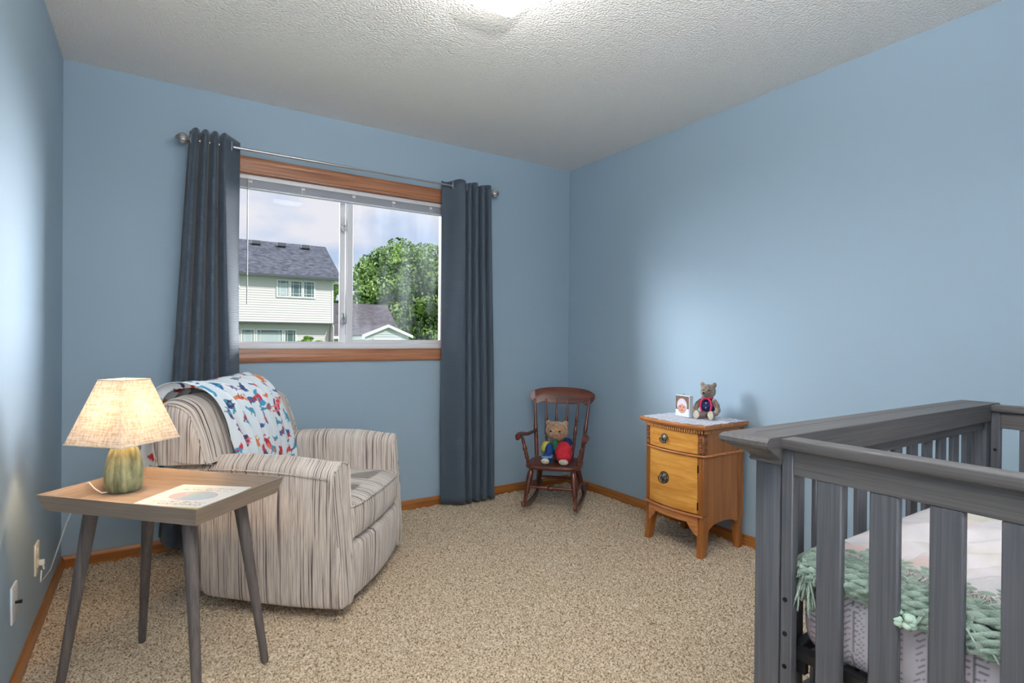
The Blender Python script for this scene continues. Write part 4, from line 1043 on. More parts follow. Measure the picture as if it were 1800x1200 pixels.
bowed(-HY-0.001, HY+0.001, -HX-0.004, 0.008, 0.6405, 0.6585, 0.032).link('dentil_gap_shade', plain('dark_recess_shade', srgb(74, 40, 20), 0.6), ns)  # dark strip paints the shade in the gaps between dentils
NT = 0.687
# ------------------------------------------------------------------ lace cloth
dl = empty('table_runner', (2.90, -1.372, NT), label='white lace-edged cloth spread over the nightstand top', cat='cloth')
def doily(u, v):
    x = lerp(-HX-0.020, HX, u); y = lerp(-HY-0.026, HY+0.016, v)
    x += (nbow(min(HY, max(-HY, y)), 0.032))*(1-u)
    ed = min(u, 1-u, v, 1-v)
    z = 0.0015+0.0015*abs(mnoise.noise(Vector((x*9, y*9, 0.3))))*2 + 0.0012*sin(x*60+y*25)*0.5+0.0008
    if ed < 0.03: z += 0.001*sin(130*(x+y))
    return (x + (0.004*sin(y*90) if u < 0.02 else 0), y+(0.004*sin(x*90) if v < 0.02 or v > 0.98 else 0), max(0.001, z))
o = MB().grid(doily, 90, 90).link('cloth', M['lace'], dl, ang=None, fixn=False); o.modifiers.new('t', 'SOLIDIFY').thickness = 0.0012
# ------------------------------------------------------------------ photo block
pf = empty('photo_frame', (2.872, -1.318, NT+0.005), radians(-8), label='small clear acrylic photo block showing a baby in a knitted cap', cat='photo frame')
# local front = -x
PW, PH = 0.112, 0.122
MB().box(-0.006, 0.022, -PW/2, PW/2, 0.0, PH, 0.002).link('acrylic_block', M['acrylic'], pf)
ph = MB().grid(lambda u, v: (-0.0072, lerp(PW/2-0.004, -PW/2+0.004, u), lerp(0.004, PH-0.006, v)), 110, 120).link('photograph', M['print'], pf, ang=None, fixn=False)
def baby(v):
    x = -v.co.y/(PW/2); y = (v.co.z-PH/2)/(PH/2)     # x right, y up, -1..1
    n = mnoise.noise(Vector((x*9, y*9, 4))); c = srgb(120+30*n, 92+24*n, 74+20*n)
    if y < -0.30+0.1*x+0.06*n: c = srgb(224+16*n, 224+16*n, 236)
    hx, hy = x+0.02, y+0.08
    if (hx/0.70)**2+((hy-0.10)/0.66)**2 < 1: c = srgb(220+20*n, 208+20*n, 218)       # cap
    if (hx/0.52)**2+((hy+0.16)/0.40)**2 < 1:
        c = srgb(208, 150, 128)
        for ex in (-0.24, 0.24):
            if ((hx-ex)/0.11)**2+((hy+0.02)/0.05)**2 < 1: c = srgb(110, 66, 58)
        if (hx/0.06)**2+((hy+0.16)/0.06)**2 < 1: c = srgb(188, 124, 104)
        if (hx/0.16)**2+((hy+0.32)/0.05)**2 < 1: c = srgb(150, 62, 60)
    if abs(sqrt((hx/0.52)**2+((hy+0.16)/0.40)**2)-1.03) < 0.04 and hy < 0.1: c = srgb(96, 70, 64)
    return c
paint(ph, baby)
MB().ball((0.006, 0.0, PH+0.003), 0.003, 6).link('stud', M['darkmetal'], pf)
# ------------------------------------------------------------------ teddy bear on nightstand
b2 = empty('teddy_bear', (2.935, -1.432, NT+0.004), radians(-68), label='small grey-brown mohair bear in blue vest sitting on the nightstand', cat='stuffed toy')
# local front = -y
bd = MB(); bd.ball((0, 0.012, 0.058), (0.036, 0.034, 0.058), 12); bd.ball((0.004, 0.0, 0.150), (0.041, 0.038, 0.040), 12); bd.ball((-0.004, -0.036, 0.141), (0.018, 0.022, 0.016), 8)
for s in (-1, 1): bd.ball((s*0.032+0.004, 0.002, 0.186), (0.014, 0.008, 0.016), 8)
for s in (-1, 1):
    bd.tube([(s*0.030, 0.010, 0.100), (s*0.052, -0.004, 0.075), (s*0.062, -0.018, 0.050), (s*0.058, -0.040, 0.036)], [0.016, 0.016, 0.015, 0.013], 12)
    bd.ball((s*0.058, -0.040, 0.036), 0.013, 8)
    bd.tube([(s*0.020, 0.000, 0.022), (s*0.034, -0.035, 0.020), (s*0.038, -0.058, 0.021)], [0.020, 0.019, 0.018], 12); bd.ball((s*0.038, -0.062, 0.026), (0.019, 0.012, 0.026), 8)
soft(bd, 0.0035, 'plush_body', M['fur_grey'], b2, 4)
for s in (-1, 1): MB().ball((s*0.038, -0.0735, 0.027), (0.016, 0.003, 0.023), 8).link('foot_pad', M['felt'], b2)
for s in (-1, 1): MB().ball((s*0.014+0.002, -0.0345, 0.158), 0.0042, 8).link('eye', M['eye'], b2)
MB().ball((-0.004, -0.059, 0.145), (0.007, 0.004, 0.006), 8).link('nose', M['eye'], b2)
v_ = MB(); v_.ball((0, 0.010, 0.068), (0.041, 0.038, 0.046), 14); v_.link('vest', M['c_navy'], b2)
sc_ = MB()
for s in (-1, 1): sc_.tube([(s*0.012, -0.026, 0.112), (s*0.026, -0.026, 0.096), (s*0.030, -0.026, 0.072), (s*0.024, -0.028, 0.045), (s*0.020, -0.026, 0.032)], [0.005, 0.006, 0.006, 0.005, 0.004], 10)
sc_.tube([(-0.030, 0.0, 0.115), (-0.012, -0.026, 0.112), (0.012, -0.026, 0.112), (0.030, 0.0, 0.115)], 0.005, 10)
sc_.link('trim', M['c_pink'], b2)
for z in (0.088, 0.062): MB().ball((0, -0.0275, z), 0.0032, 6).link('button', M['white'], b2)

# ------------------------------------------------------------------ crib
CX0, CX1, CY1, CY0 = 1.455, 2.655, -2.712, -3.430      # outer faces
cb = empty('crib', (CX0, CY1, 0.0), 0, label='weathered grey wooden crib with slatted sides and moulded top rail on the right', cat='crib')
def crb(mb, name, mat, label=None, ang=38):
    for i, v in enumerate(mb.v): mb.v[i] = v - Vector((CX0, CY1, 0))
    o = mb.link(name, mat, cb, ang=ang)
    if label: o['label'] = label
    return o
CZT = 0.926
# crown cap: profile in (outward offset, z), runs along the long panel facing the window, with returns at both ends
crown = [(0.0, 0.868), (0.006, 0.868), (0.008, 0.873), (0.006, 0.877), (0.010, 0.882), (0.020, 0.888), (0.034, 0.895), (0.040, 0.901), (0.047, 0.903), (0.052, 0.909), (0.052, 0.917), (0.046, 0.924), (0.038, CZT), (0.0, CZT)]
cm = MB(); rings = []
yin = -2.752
# the ring path: start inner-left end, go round left return, along front, right return
def crown_ring(px, py, dx, dy):
    return [(px+dx*o, py+dy*o, z) for o, z in crown]
rings = [crown_ring(CX0-0.004, yin, -1, 0), crown_ring(CX0-0.004, CY1+0.022, -1, 1), crown_ring(CX1+0.004, CY1+0.022, 1, 1), crown_ring(CX1+0.004, yin, 1, 0)]
cm.loft(rings)
cm.box(CX0-0.006, CX1+0.006, yin, CY1+0.024, 0.870, CZT-0.0005, 0.001)
crb(cm, 'crown_rail', M['crib_x'], 'moulded crown top rail of the long back panel', 30)
# long panel (window side)
for x0 in (CX0, CX1-0.045):
    p = MB(); p.box(x0, x0+0.045, -2.746, CY1+0.022, 0.0, 0.870, 0.004, seg=2); crb(p, 'post', M['crib_z'])
crb(MB().box(CX0+0.045, CX1-0.045, -2.742, CY1, 0.875, 0.905, 0.002), 'rail', M['crib_x'])
crb(MB().box(CX0+0.045, CX1-0.045, -2.738, CY1, 0.842, 0.874, 0.002), 'rail', M['crib_x'])
crb(MB().box(CX0+0.045, CX1-0.045, -2.738, CY1, 0.265, 0.350, 0.003), 'rail', M['crib_x'], 'bottom rail of the long panel')
crb(MB().box(CX0+0.047, 1.569, -2.736, -2.716, 0.350, 0.842, 0.003), 'stile', M['crib_z'])
crb(MB().box(2.600, CX1-0.047, -2.736, -2.716, 0.350, 0.842, 0.003), 'stile', M['crib_z'])
nsl = 10
for k in range(nsl):
    xs = 1.664+0.0953*k-0.046; crb(MB().box(xs, xs+0.046, -2.735, -2.722, 0.348, 0.844, 0.003), 'slat', M['crib_z'])
# end panels
def end_panel(x0, s):
    # x0 = outer face ; s = inward direction
    xi = x0+s*0.022
    xa, xb = min(x0, xi), max(x0, xi)
    y1 = -2.749
    crb(MB().box(xa-0.010, xb+0.016, CY0, y1-0.002, 0.902, CZT-0.003, 0.003, seg=2), 'top_rail', M['crib_y'])
    for y in (y1-0.024, CY0): crb(MB().box(xa, xb, y, y+0.024, 0.05, 0.902, 0.002), 'stile', M['crib_z'])
    crb(MB().box(xa+0.002, xb-0.002, CY0+0.024, y1-0.024, 0.850, 0.902, 0.001), 'rail', M['crib_y'])
    crb(MB().box(xa+0.002, xb-0.002, CY0+0.024, y1-0.024, 0.20, 0.29, 0.002), 'rail', M['crib_y'])
    ys = [-2.819, -2.914, -3.007, -3.101, -3.195, -3.289]
    for y in ys: crb(MB().box(xa+0.003, xb-0.003, y-0.048, y, 0.288, 0.851, 0.003), 'slat', M['crib_z'])
end_panel(CX0, 1); end_panel(CX1, -1)
# front long panel (near side, outside the frame)
for x0 in (CX0, CX1-0.045): crb(MB().box(x0, x0+0.045, CY0-0.045, CY0-0.003, 0.0, 0.90, 0.004, seg=2), 'post', M['crib_z'])
crb(MB().box(CX0-0.01, CX1+0.01, CY0-0.050, CY0-0.002, 0.900, CZT-0.003, 0.003), 'top_rail', M['crib_x'])
crb(MB().box(CX0+0.045, CX1-0.045, CY0-0.030, CY0-0.005, 0.845, 0.900, 0.002), 'rail', M['crib_x'])
crb(MB().box(CX0+0.045, CX1-0.045, CY0-0.030, CY0-0.005, 0.265, 0.350, 0.002), 'rail', M['crib_x'])
for k in range(nsl):
    xs = 1.664+0.0953*k-0.046; crb(MB().box(xs, xs+0.046, CY0-0.028, CY0-0.010, 0.348, 0.847, 0.003), 'slat', M['crib_z'])
for (x, y, z, ax) in ((CX0+0.066, -2.7365, 0.785, 'y'), (CX0-0.0005, -2.7600, 0.592, 'x'), (CX0-0.0005, -2.7600, 0.522, 'x'), (CX0-0.0005, -2.7600, 0.455, 'x'), (CX1-0.024, -2.762, 0.780, 'x')):
    T = TR((x, y, z), rx=pi/2) if ax == 'y' else TR((x, y, z), ry=-pi/2)
    b = MB(); b.lathe([(0.0048, 0), (0.0048, 0.0012), (0.003, 0.0014), (0.003, 0.0004)], 14, T); crb(b, 'bolt', M['darkmetal'])
# black spring frame carrying the mattress
f = MB(); fx0, fx1, fy0, fy1, fz = CX0+0.036, CX1-0.036, CY0+0.02, -2.757, 0.478
for (a, b_) in (((fx0, fy0), (fx1, fy0)), ((fx1, fy0), (fx1, fy1)), ((fx1, fy1), (fx0, fy1)), ((fx0, fy1), (fx0, fy0))):
    f.box(min(a[0], b_[0])-0.012, max(a[0], b_[0])+0.012, min(a[1], b_[1])-0.012, max(a[1], b_[1])+0.012, fz-0.012, fz+0.012, 0.003)
for k in range(5):
    y = lerp(fy0, fy1, (k+1)/6); f.tube([(fx0, y, fz), (fx1, y, fz)], 0.004, 8)
for k in range(9):
    xx = lerp(fx0, fx1, (k+1)/10); f.tube([(xx, fy0, fz-0.004), (xx, fy1, fz-0.004)], 0.004, 8)
for y in (fy0+0.02, fy1-0.01):
    for xx in (fx0, fx1): f.box(xx-0.008, xx+0.008, y-0.02, y+0.02, fz-0.04, fz, 0.003)
crb(f, 'mattress_support', M['black'], 'black metal mattress support frame')

# mattress with patterned sheet
mz0, mz1 = 0.492, 0.640
mx0, mx1, my0, my1 = CX0+0.040, CX1-0.040, CY0+0.012, -2.760
mt_ = empty('crib_mattress', ((mx0+mx1)/2, (my0+my1)/2, mz0), 0, label='crib mattress in a white and pink sheet printed with grey leaf strokes', cat='mattress')
mm = MB(); rings = []
def mring(z, g, r=0.05):
    out = []
    for i, (a, b_) in enumerate(rrect(mx0+g, mx1-g, my0+g, my1-g, r, 6)): out.append((a, b_))
    # resample densely
    dense = []
    n_ = len(out)
    for i in range(n_):
        p, q = Vector(out[i]), Vector(out[(i+1) % n_]); k = max(1, int((q-p).length/0.0035))
        for j in range(k): dense.append(p.lerp(q, j/k))
    return [(p.x-(mx0+mx1)/2, p.y-(my0+my1)/2, z-mz0) for p in dense]
zz = [mz0+0.0035*i for i in range(int((mz1-mz0)/0.0035))]+[mz1-0.001]
def mg(z): t = (z-mz0)/(mz1-mz0); return 0.012*(abs(2*t-1)**5)
base = mring(mz0, 0.0)
for z in zz:
    g = mg(z); cxm, cym = 0, 0
    hx_, hy_ = (mx1-mx0)/2, (my1-my0)/2
    rings.append([(x*(1-g/hx_), y*(1-g/hy_), z-mz0) for x, y, _ in base])
mm.loft(rings)
mo = mm.link('sheet', M['cloth_print'], mt_, ang=None)
hx_, hy_ = (mx1-mx0)/2, (my1-my0)/2
def sheet_col(v):
    x, y, z = v.co
    s = y if abs(abs(x)-hx_) < 0.03 else x
    t = z/(mz1-mz0)
    col = srgb(228, 220, 226) if mnoise.noise(Vector((x*5, y*5, z*5))) > -0.05 else srgb(226, 206, 208)
    per = 0.062; q = (s % per)/per; row = int(s//per) % 2
    d = abs(q-0.5)*per
    if d < 0.0016: return srgb(120, 116, 130)
    sl_ = (z + (d*0.7 if row else 0.0)+0.0006*sin(s*300)) % 0.0115
    if 0.004 < d < 0.021 and sl_ < 0.0030: return srgb(140, 132, 146)
    return col
paint(mo, sheet_col)

# sage chunky knit blanket lying along the mattress edge with hanging fringe
kb = empty('knitted_blanket', (mx0, -2.9, mz1), 0, label='sage green chunky knit blanket with fringe folded over the crib mattress', cat='blanket')
random.seed(5)
kn = MB(); ox, oy, oz = mx0, -2.9, mz1
def place(p): return (p[0]-ox, p[1]-oy, p[2]-oz)
# drape path (x,z) from lower outside edge, up over the edge and inward
kp = [(mx0-0.010, 0.632), (mx0-0.015, 0.643), (mx0-0.016, 0.654), (mx0-0.011, 0.665), (mx0-0.001, 0.674), (mx0+0.013, 0.679), (mx0+0.028, 0.681), (mx0+0.044, 0.682), (mx0+0.060, 0.683), (mx0+0.076, 0.684), (mx0+0.092, 0.684), (mx0+0.108, 0.684)]
for j, (xx, z0) in enumerate(kp):
    for strand_ in (0, 1):
        pts = []; rad = []
        n = 190
        for i in range(n+1):
            y = lerp(-2.775, -3.36, i/n); a = (y*2*pi/0.052)+strand_*pi+j*2.3+0.7*sin(y*17+j)
            sag = 0.007*sin(y*13+1.0)-0.002
            pts.append(place((xx+0.0045*cos(a)+0.003*sin(y*21+j), y, z0+0.0035*sin(a)+sag*(1 if j < 4 else 0.2))))
            rad.append(0.0058+0.0018*sin(a+0.8))
        kn.tube(pts, rad, 7)
kn.link('knit', M['knit'], kb, ang=None, fixn=False)
# back of the blanket along the far side of the crib (seen over the throw)
k2 = MB()
for j in range(4):
    pts = []; rad = []
    for i in range(121):
        xx = lerp(mx0+0.75, mx1-0.04, i/120); a = xx*2*pi/0.05+j*1.7
        pts.append(place((xx, -2.785-0.02*j+0.004*cos(a), 0.668+0.006*sin(a)-0.001*j))); rad.append(0.009+0.002*sin(a))
    k2.tube(pts, rad, 7)
k2.link('knit', M['knit'], kb, ang=None, fixn=False)
fg = MB()
def strand(p0, d, ln, r=0.0022, n=9):
    pts = []; wob = random.uniform(0, 6.28); a = random.uniform(0.002, 0.006)
    for i in range(n):
        t = i/(n-1); pts.append(place((p0[0]+d[0]*ln*t+a*sin(wob+6*t), p0[1]+d[1]*ln*t+a*cos(wob+5*t), p0[2]+d[2]*ln*t-0.6*ln*t*t*(1+d[2]))))
    fg.tube(pts, [r*(1-0.3*i/(n-1)) for i in range(n)], 5)
for k in range(70):      # tassel at the corner near the post
    strand((mx0-0.006+random.uniform(-0.008, 0.03), -2.762+random.uniform(-0.035, 0.010), 0.668+random.uniform(-0.02, 0.006)), (random.uniform(-0.3, 0.0), random.uniform(-0.25, 0.25), random.uniform(-0.9, -0.3)), random.uniform(0.065, 0.095), 0.0028)
for k in range(60):      # arching strands at the corner top
    a = random.uniform(0, 1); strand((mx0+0.03+0.05*a, -2.770+random.uniform(-0.02, 0.005), 0.676), (-0.9, random.uniform(-0.4, 0.3), 0.25), 0.07, 0.0022)
for k in range(60):      # tassel further along
    strand((mx0-0.006+random.uniform(-0.006, 0.03), -3.035+random.uniform(-0.03, 0.03), 0.676+random.uniform(-0.01, 0.006)), (random.uniform(-0.35, -0.1), random.uniform(-0.9, 0.9), random.uniform(-0.7, 0.1)), random.uniform(0.05, 0.08), 0.0025)
fg.link('fringe', M['knit'], kb, ang=None, fixn=False)['kind'] = 'stuff'
pm = MB()
for k in range(26):
    a, b_ = random.uniform(0, 6.28), random.uniform(-1, 1); r_ = 0.012
    c = Vector((mx0-0.024+r_*0.7*cos(a), -2.968+r_*sin(a), 0.634+r_*b_)); pm.ball(place(c), (0.0085, 0.0075, 0.006), 6)
pm.link('tassel_knot', plain('pale_mint_yarn', srgb(196, 218, 200), 0.95), kb, ang=None, fixn=False)['label'] = 'pale mint tassel knot hanging over the mattress side'
# pink-white woven throw heaped on top
tw = empty('fringed_throw', (2.1, -3.05, mz1), 0, label='white and blush fringed throw rumpled on top of the crib mattress', cat='blanket')
def throw_z(x, y):
    z = 0.696 + 0.012*exp(-((x-1.95)/0.25)**2-((y+2.90)/0.14)**2) - 0.010*exp(-((x-1.6)/0.1)**2)
    z += 0.012*mnoise.noise(Vector((x*6, y*9, 0.0))) + 0.0065*sin((x*0.7+y)*55+5*mnoise.noise(Vector((x*5, y*5, 2)))) + 0.006*(1-abs(mnoise.noise(Vector((x*9, y*14, 5))))*3)
    z += 0.004*mnoise.noise(Vector((x*25, y*25, 7)))
    return z
tx0, tx1, ty0, ty1 = 1.550, 2.56, -3.38, -2.785
def throw_fn(u, v):
    x = lerp(tx0, tx1, u); y = lerp(ty0, ty1, v)
    xe = x + 0.02*mnoise.noise(Vector((y*8, 0, 0)))*(1-u)
    z = throw_z(x, y); ed = min(u, 1-u, v, 1-v)
    z = lerp(0.688, z, smooth(ed/0.06))
    return (xe-2.1, y+3.05, z-mz1)
to = MB().grid(throw_fn, 170, 110).link('cloth', M['throw'], tw, ang=None, fixn=False); to.modifiers.new('t', 'SOLIDIFY').thickness = 0.002
def throw_col(v):
    n = mnoise.noise(Vector((v.co.x*7, v.co.y*7, 3))); k = mnoise.noise(Vector((v.co.x*30, v.co.y*30, 5)))
    c1 = Vector(srgb(214, 207, 209)[:3]); c2 = Vector(srgb(208, 178, 170)[:3]); c3 = Vector(srgb(192, 186, 172)[:3])
    t = max(0, min(1, (n-0.22)*3)); c = c1.lerp(c2, t); t2 = max(0, min(1, (-n-0.25)*4)); c = c.lerp(c3, t2)
    return c*(1+0.08*k)
paint(to, throw_col)
fg = MB(); place_old = place
def place(p): return (p[0]-2.1, p[1]+3.05, p[2]-mz1)
for k in range(230):
    y = lerp(-2.80, -3.37, k/229); strand((tx0+0.006, y, 0.692), (-1, random.uniform(-0.5, 0.5), random.uniform(-0.05, 0.25)), random.uniform(0.025, 0.04), 0.0012, 6)
fg.link('fringe', M['fringe_w'], tw, ang=None, fixn=False)['kind'] = 'stuff'

# ------------------------------------------------------------------ outside: lawn, houses, trees
tag(MB().grid(lambda u, v: (lerp(-40, 70, u), lerp(1.0, 90, v), -1.6), 12, 12).link('lawn', M['grass'], smooth=False), 'green lawn stretching behind the neighbouring houses', 'lawn', kind='structure')

def house_part(mb, name, mat, par, smooth_=False, label=None):
    o = mb.link(name, mat, par, smooth=smooth_, fixn=True)
    if label: o['label'] = label
    return o
def siding(mb, x0, x1, z0, z1, y, pitch=0.105, dep=0.02, n=None):
    z = z0
    while z < z1-0.001:
        zt_ = min(z+pitch, z1); mb.add([(x0, y-dep, z), (x1, y-dep, z), (x1, y, zt_), (x0, y, zt_), (x0, y, z), (x1, y, z)], [[0, 1, 2, 3], [0, 1, 5, 4]]); z = zt_
hx = empty('neighbour_house', (3.0, 24.0, -1.6), label='white two-storey neighbour house with dark shingle roof seen through the left pane', cat='house')
def hh(mb, name, mat, label=None, par=None):
    for i, v in enumerate(mb.v): mb.v[i] = v - Vector((3.0, 24.0, -1.6))
    o = mb.link(name, mat, par or hx, smooth=False)
    if label: o['label'] = label
    return o
XR = 7.73
b = MB(); b.box(-4.0, XR, 24.02, 31.0, 1.78, 3.98, 0); hh(b, 'upper_storey', M['siding'])
s = MB(); siding(s, -4.0, XR, 1.80, 3.96, 24.02, 0.11); hh(s, 'upper_siding', M['siding'])
b = MB(); b.box(-4.0, XR-0.05, 24.55, 31.0, -1.6, 1.78, 0); hh(b, 'lower_storey', M['siding'])
s = MB(); siding(s, -4.0, XR-0.05, -1.6, 1.72, 24.55, 0.11); hh(s, 'lower_siding', M['siding'])
hh(MB().box(-4.0, XR+0.02, 24.0, 24.6, 1.74, 1.79, 0), 'overhang_shade_strip', M['gutter'])  # dark strip stands for the shadow line under the upper storey
hh(MB().box(XR-0.06, XR+0.03, 23.98, 24.08, 1.80, 3.96, 0), 'corner_trim', M['ext_white'])
# roof: slope rising away from us
rf = MB(); y0, y1 = 23.62, 27.9
e0, e1 = (8.05*1.0, 3.98), (7.0, 6.35)
rf.add([(-4.5, y0, 3.98), (8.06, y0, 3.98), (8.35, y1, 6.10), (-4.5, y1, 6.10), (-4.5, y0, 3.88), (8.06, y0, 3.88), (8.35, y1, 5.98), (-4.5, y1, 5.98), (8.40, 32.0, 3.98), (-4.5, 32.0, 3.98)],
       [[0, 1, 2, 3], [4, 5, 6, 7], [0, 1, 5, 4], [1, 2, 6, 5], [2, 3, 9, 8]])
hh(rf, 'roof', M['roof'])
hh(MB().box(-4.5, 8.06, 23.52, 23.64, 3.84, 3.97, 0.01), 'gutter', M['gutter'])
hh(MB().box(XR, 8.06, 23.64, 24.2, 3.74, 3.88, 0), 'soffit', M['ext_white'])
for px in (4.75, 5.95, 7.15):
    hh(MB().box(px-0.22, px+0.22, 27.05, 27.45, 5.78, 5.98, 0.03), 'roof_vent', M['gutter'])
def hwin(x0, x1, z0, z1, y, curtain_=False, cols=2):
    fw_ = 0.07
    f = MB(); f.box(x0-fw_, x1+fw_, y-0.05, y+0.02, z0-fw_, z0, 0); f.box(x0-fw_, x1+fw_, y-0.05, y+0.02, z1, z1+fw_, 0); f.box(x0-fw_, x0, y-0.05, y+0.02, z0, z1, 0); f.box(x1, x1+fw_, y-0.05, y+0.02, z0, z1, 0)
    fo = hh(f, 'window', M['ext_white'])
    hh(MB().box(x0, x1, y-0.02, y-0.01, z0, z1, 0), 'pane', M['ext_glass'], par=fo)
    if curtain_:
        hh(MB().grid(lambda u, v: (lerp(x0+0.02, x1-0.02, u), y-0.022+0.0*u, lerp(z0+0.02, z1-0.14, v)), 2, 2), 'blind', M['ext_curtain'], par=fo)
    mu = MB(); t_ = 0.022; dx_ = min(0.13, (x1-x0)*0.2)
    for xx in (x0+dx_, x1-dx_): mu.box(xx-t_/2, xx+t_/2, y-0.035, y-0.024, z0, z1, 0)
    for z in (z0+0.12, z1-0.12): mu.box(x0, x1, y-0.035, y-0.024, z-t_/2, z+t_/2, 0)
    hh(mu, 'muntins', M['ext_white'], par=fo)
for a, c_ in (((5.22, 5.67), True), ((5.80, 6.25), False), ((6.38, 6.82), False)): hwin(a[0], a[1], 3.02, 3.72, 24.0, c_)
for a, c_ in (((3.80, 4.27), True), ((4.44, 5.50), True), ((5.66, 6.10), False)): hwin(a[0], a[1], 0.30, 1.42, 24.55, c_)
hwin(3.05, 3.55, 3.35, 3.85, 24.0, True)

gx = empty('neighbour_garage', (8.5, 25.2, -1.6), label='low grey-roofed garage wing right of the white house', cat='garage')
def gg(mb, name, mat):
    for i, v in enumerate(mb.v): mb.v[i] = v - Vector(gx.location)
    return mb.link(name, mat, gx, smooth=False)
r = MB(); r.add([(7.80, 25.0, 1.18), (11.75, 25.0, 1.18), (12.30, 29.0, 3.10), (7.80, 29.0, 3.10), (7.80, 25.0, 1.08), (11.75, 25.0, 1.08), (12.75, 33.0, 1.18), (7.80, 33.0, 1.18), (12.30, 29.0, 3.0)],
             [[0, 1, 2, 3], [0, 1, 5, 4], [1, 5, 8, 2], [3, 2, 6, 7]]); gg(r, 'roof', M['roof2'])
g_ = MB(); g_.box(7.9, 11.6, 25.35, 32.5, -1.6, 1.10, 0); gg(g_, 'walls', M['siding2'])
s = MB(); siding(s, 7.9, 11.6, -1.6, 1.08, 25.33, 0.12); gg(s, 'siding_boards', M['siding2'])
gg(MB().box(7.80, 11.75, 24.92, 25.0, 1.04, 1.17, 0), 'fascia', M['ext_white'])
gb = MB(); gb.prism([(24.9, 1.05), (24.9, 2.35), (24.0, 1.60), (24.0, -1.6), (24.9, -1.6)], 7.76, 7.80, 'x'); gg(gb, 'gable_wall', M['siding'])

sx = empty('garden_shed', (7.9, 17.0, -1.6), label='small gabled garden shed with white fascia below the tree', cat='shed')
def ss(mb, name, mat):
    for i, v in enumerate(mb.v): mb.v[i] = v - Vector(sx.location)
    return mb.link(name, mat, sx, smooth=False)
ss(MB().prism([(7.05, -1.6), (8.78, -1.6), (8.78, 1.22), (7.92, 1.56), (7.05, 1.22)], 17.0, 19.6, 'y'), 'walls', M['siding2'])
s = MB(); siding(s, 7.05, 8.78, -1.6, 1.16, 16.99, 0.085, 0.012); ss(s, 'siding_boards', M['siding2'])
s = MB()
for k in range(4):
    z0 = 1.16+k*0.085; hw = 0.865*(1.54-z0)/(1.54-1.20); hw = min(0.865, hw)
    if hw > 0.05: s.add([(7.915-hw, 16.975, z0), (7.915+hw, 16.975, z0), (7.915+hw*0.8, 16.99, z0+0.085), (7.915-hw*0.8, 16.99, z0+0.085)], [[0, 1, 2, 3]])
ss(s, 'gable_siding', M['siding2'])
for s_ in (-1, 1):
    rr_ = MB(); A = Vector((7.915, 0, 1.62)); B = Vector((7.915+s_*1.0, 0, 1.215))
    rr_.add([(A.x, 16.85, A.z), (B.x, 16.85, B.z), (B.x, 16.85, B.z-0.11), (A.x, 16.85, A.z-0.11), (A.x, 16.93, A.z), (B.x, 16.93, B.z), (B.x, 16.93, B.z-0.11), (A.x, 16.93, A.z-0.11)],
            [[0, 1, 2, 3], [4, 5, 6, 7], [0, 1, 5, 4], [1, 2, 6, 5], [2, 3, 7, 6]]); ss(rr_, 'fascia', M['ext_white'])
    rp = MB(); rp.add([(A.x, 16.93, A.z), (B.x, 16.93, B.z), (B.x, 19.8, B.z), (A.x, 19.8, A.z)], [[0, 1, 2, 3]]); ss(rp, 'roof_slope', M['roof2'])
ss(MB().box(7.35, 8.45, 16.94, 16.975, -1.6, 1.10, 0), 'door', M['ext_white'])
for q in (7.39, 8.41): ss(MB().box(q-0.05, q+0.05, 16.92, 16.945, 1.00, 1.04, 0), 'door_hinge', M['darkmetal'])

def foliage(blobs, n, size, seed, flat=0.6):
    rng = np.random.default_rng(seed)
    vol = np.array([b[3]*b[4]*b[5] for b in blobs])**(2/3); pr = vol/vol.sum()
    ci = rng.choice(len(blobs), n, p=pr); B = np.array(blobs)[ci]
    d = rng.normal(size=(n, 3)); d /= np.linalg.norm(d, axis=1)[:, None]
    rad = 1-0.22*rng.random(n)**1.5
    P = B[:, :3]+d*B[:, 3:6]*rad[:, None]
    nrm = d+rng.normal(size=(n, 3))*flat; nrm /= np.linalg.norm(nrm, axis=1)[:, None]
    a = rng.normal(size=(n, 3)); u = np.cross(nrm, a); u /= np.linalg.norm(u, axis=1)[:, None]; w = np.cross(nrm, u)
    s = size*(0.6+0.8*rng.random(n))[:, None]
    quad = np.stack([P-u*s, P-w*s*0.55+u*s*0.1, P+u*s, P+w*s*0.55+u*s*0.1], 1).reshape(-1, 3)
    me = bpy.data.meshes.new('foliage'); me.vertices.add(n*4); me.vertices.foreach_set('co', quad.astype(np.float32).ravel())
    me.loops.add(n*4); me.loops.foreach_set('vertex_index', np.arange(n*4, dtype=np.int32)); me.polygons.add(n)
    me.polygons.foreach_set('loop_start', (np.arange(n)*4).astype(np.int32)); me.update(calc_edges=True)
    return me
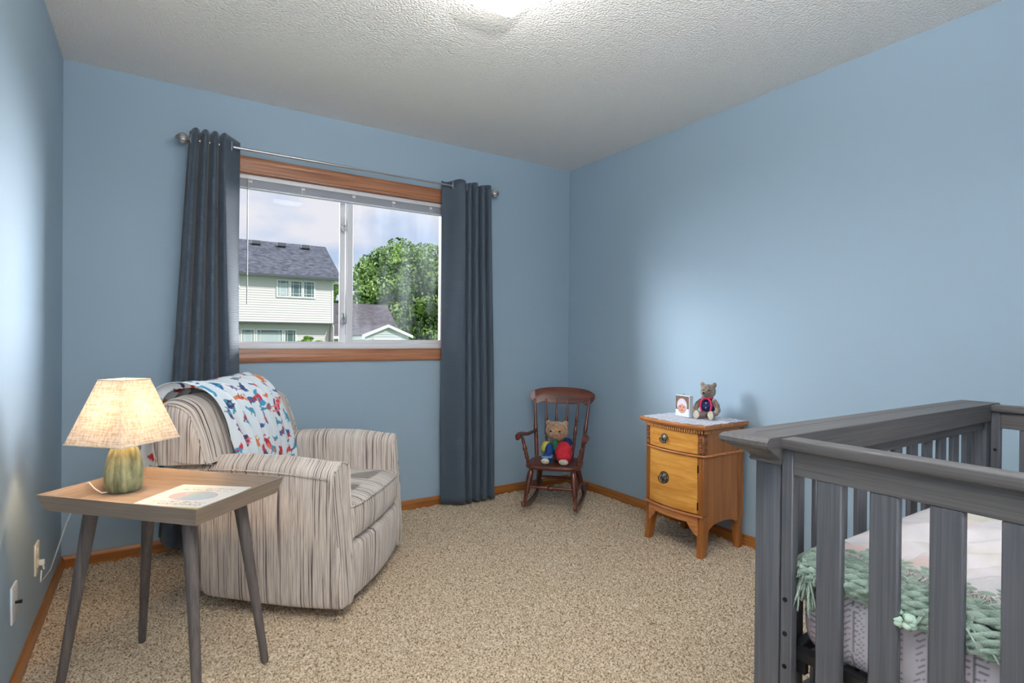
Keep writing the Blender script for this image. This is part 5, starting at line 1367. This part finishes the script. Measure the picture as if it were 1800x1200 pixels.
def tree(loc, label, H_, crown, seed, n, size, cat='tree', name='tree', trunk=True):
    e = empty(name, loc, label=label, cat=cat)
    random.seed(seed)
    blobs = []
    for (cx_, cz_, rx_, rz_, k) in crown:
        for i in range(k):
            th = random.uniform(0, 2*pi); ph_ = random.uniform(-1, 1); q = sqrt(1-ph_*ph_)
            r_ = random.uniform(0.55, 0.95)
            s = random.uniform(0.16, 0.30)
            blobs.append((cx_+rx_*q*cos(th)*r_, rx_*q*sin(th)*r_*0.8, cz_+rz_*ph_*r_, rx_*s, rx_*s, rz_*s*0.8))
    me = foliage(blobs, n, size, seed); o = link('foliage', me, M['leaf'] if cat == 'tree' else M['leaf2'], e, smooth=False); o['kind'] = 'stuff'
    if trunk:
        t = MB(); t.tube([(0, 0, 0), (0.05, 0, H_*0.25), (0, 0, H_*0.5), (0.1, 0, H_*0.85)], [H_*0.035, H_*0.028, H_*0.02, H_*0.005], 10)
        for k in range(7):
            a = k*0.9; z = H_*(0.25+0.07*k); t.tube([(0, 0, z), (H_*0.12*cos(a), H_*0.12*sin(a), z+H_*0.12), (H_*0.24*cos(a), H_*0.24*sin(a), z+H_*0.2)], [H_*0.014, H_*0.009, H_*0.003], 8)
        t.link('trunk', M['bark'], e)
    return e
mt_tree = tree((17.23, 38, -1.89), 'large full green maple tree seen through the right pane', 9.6,
     [(0, 5.6, 4.3, 3.9, 150), (-1.8, 3.4, 3.0, 2.4, 50), (2.2, 3.4, 3.4, 2.6, 60), (0.3, 2.4, 4.2, 1.8, 50), (4.0, 5.2, 3.0, 3.3, 50)], 4, 80000, 0.13); mt_tree.scale = (1.107, 1.107, 1.107)
tree((19.6, 27, -1.6), 'lower bright green tree at the right edge of the view', 5.0,
     [(-3.2, 2.6, 1.5, 1.5, 36), (-1.5, 2.2, 2.2, 2.0, 36)], 11, 9000, 0.13)
tree((13.3, 44, -1.6), 'distant tree showing between the white house and the garage', 6.0, [(-0.3, 4.4, 1.6, 3.0, 40)], 8, 6000, 0.16)
tree((5.95, 19.5, -1.6), 'small leafy green shrub in front of the white house', 3.0, [(-0.42, 2.30, 0.66, 0.42, 40)], 9, 8000, 0.04, 'shrub', 'garden_shrub', trunk=True)
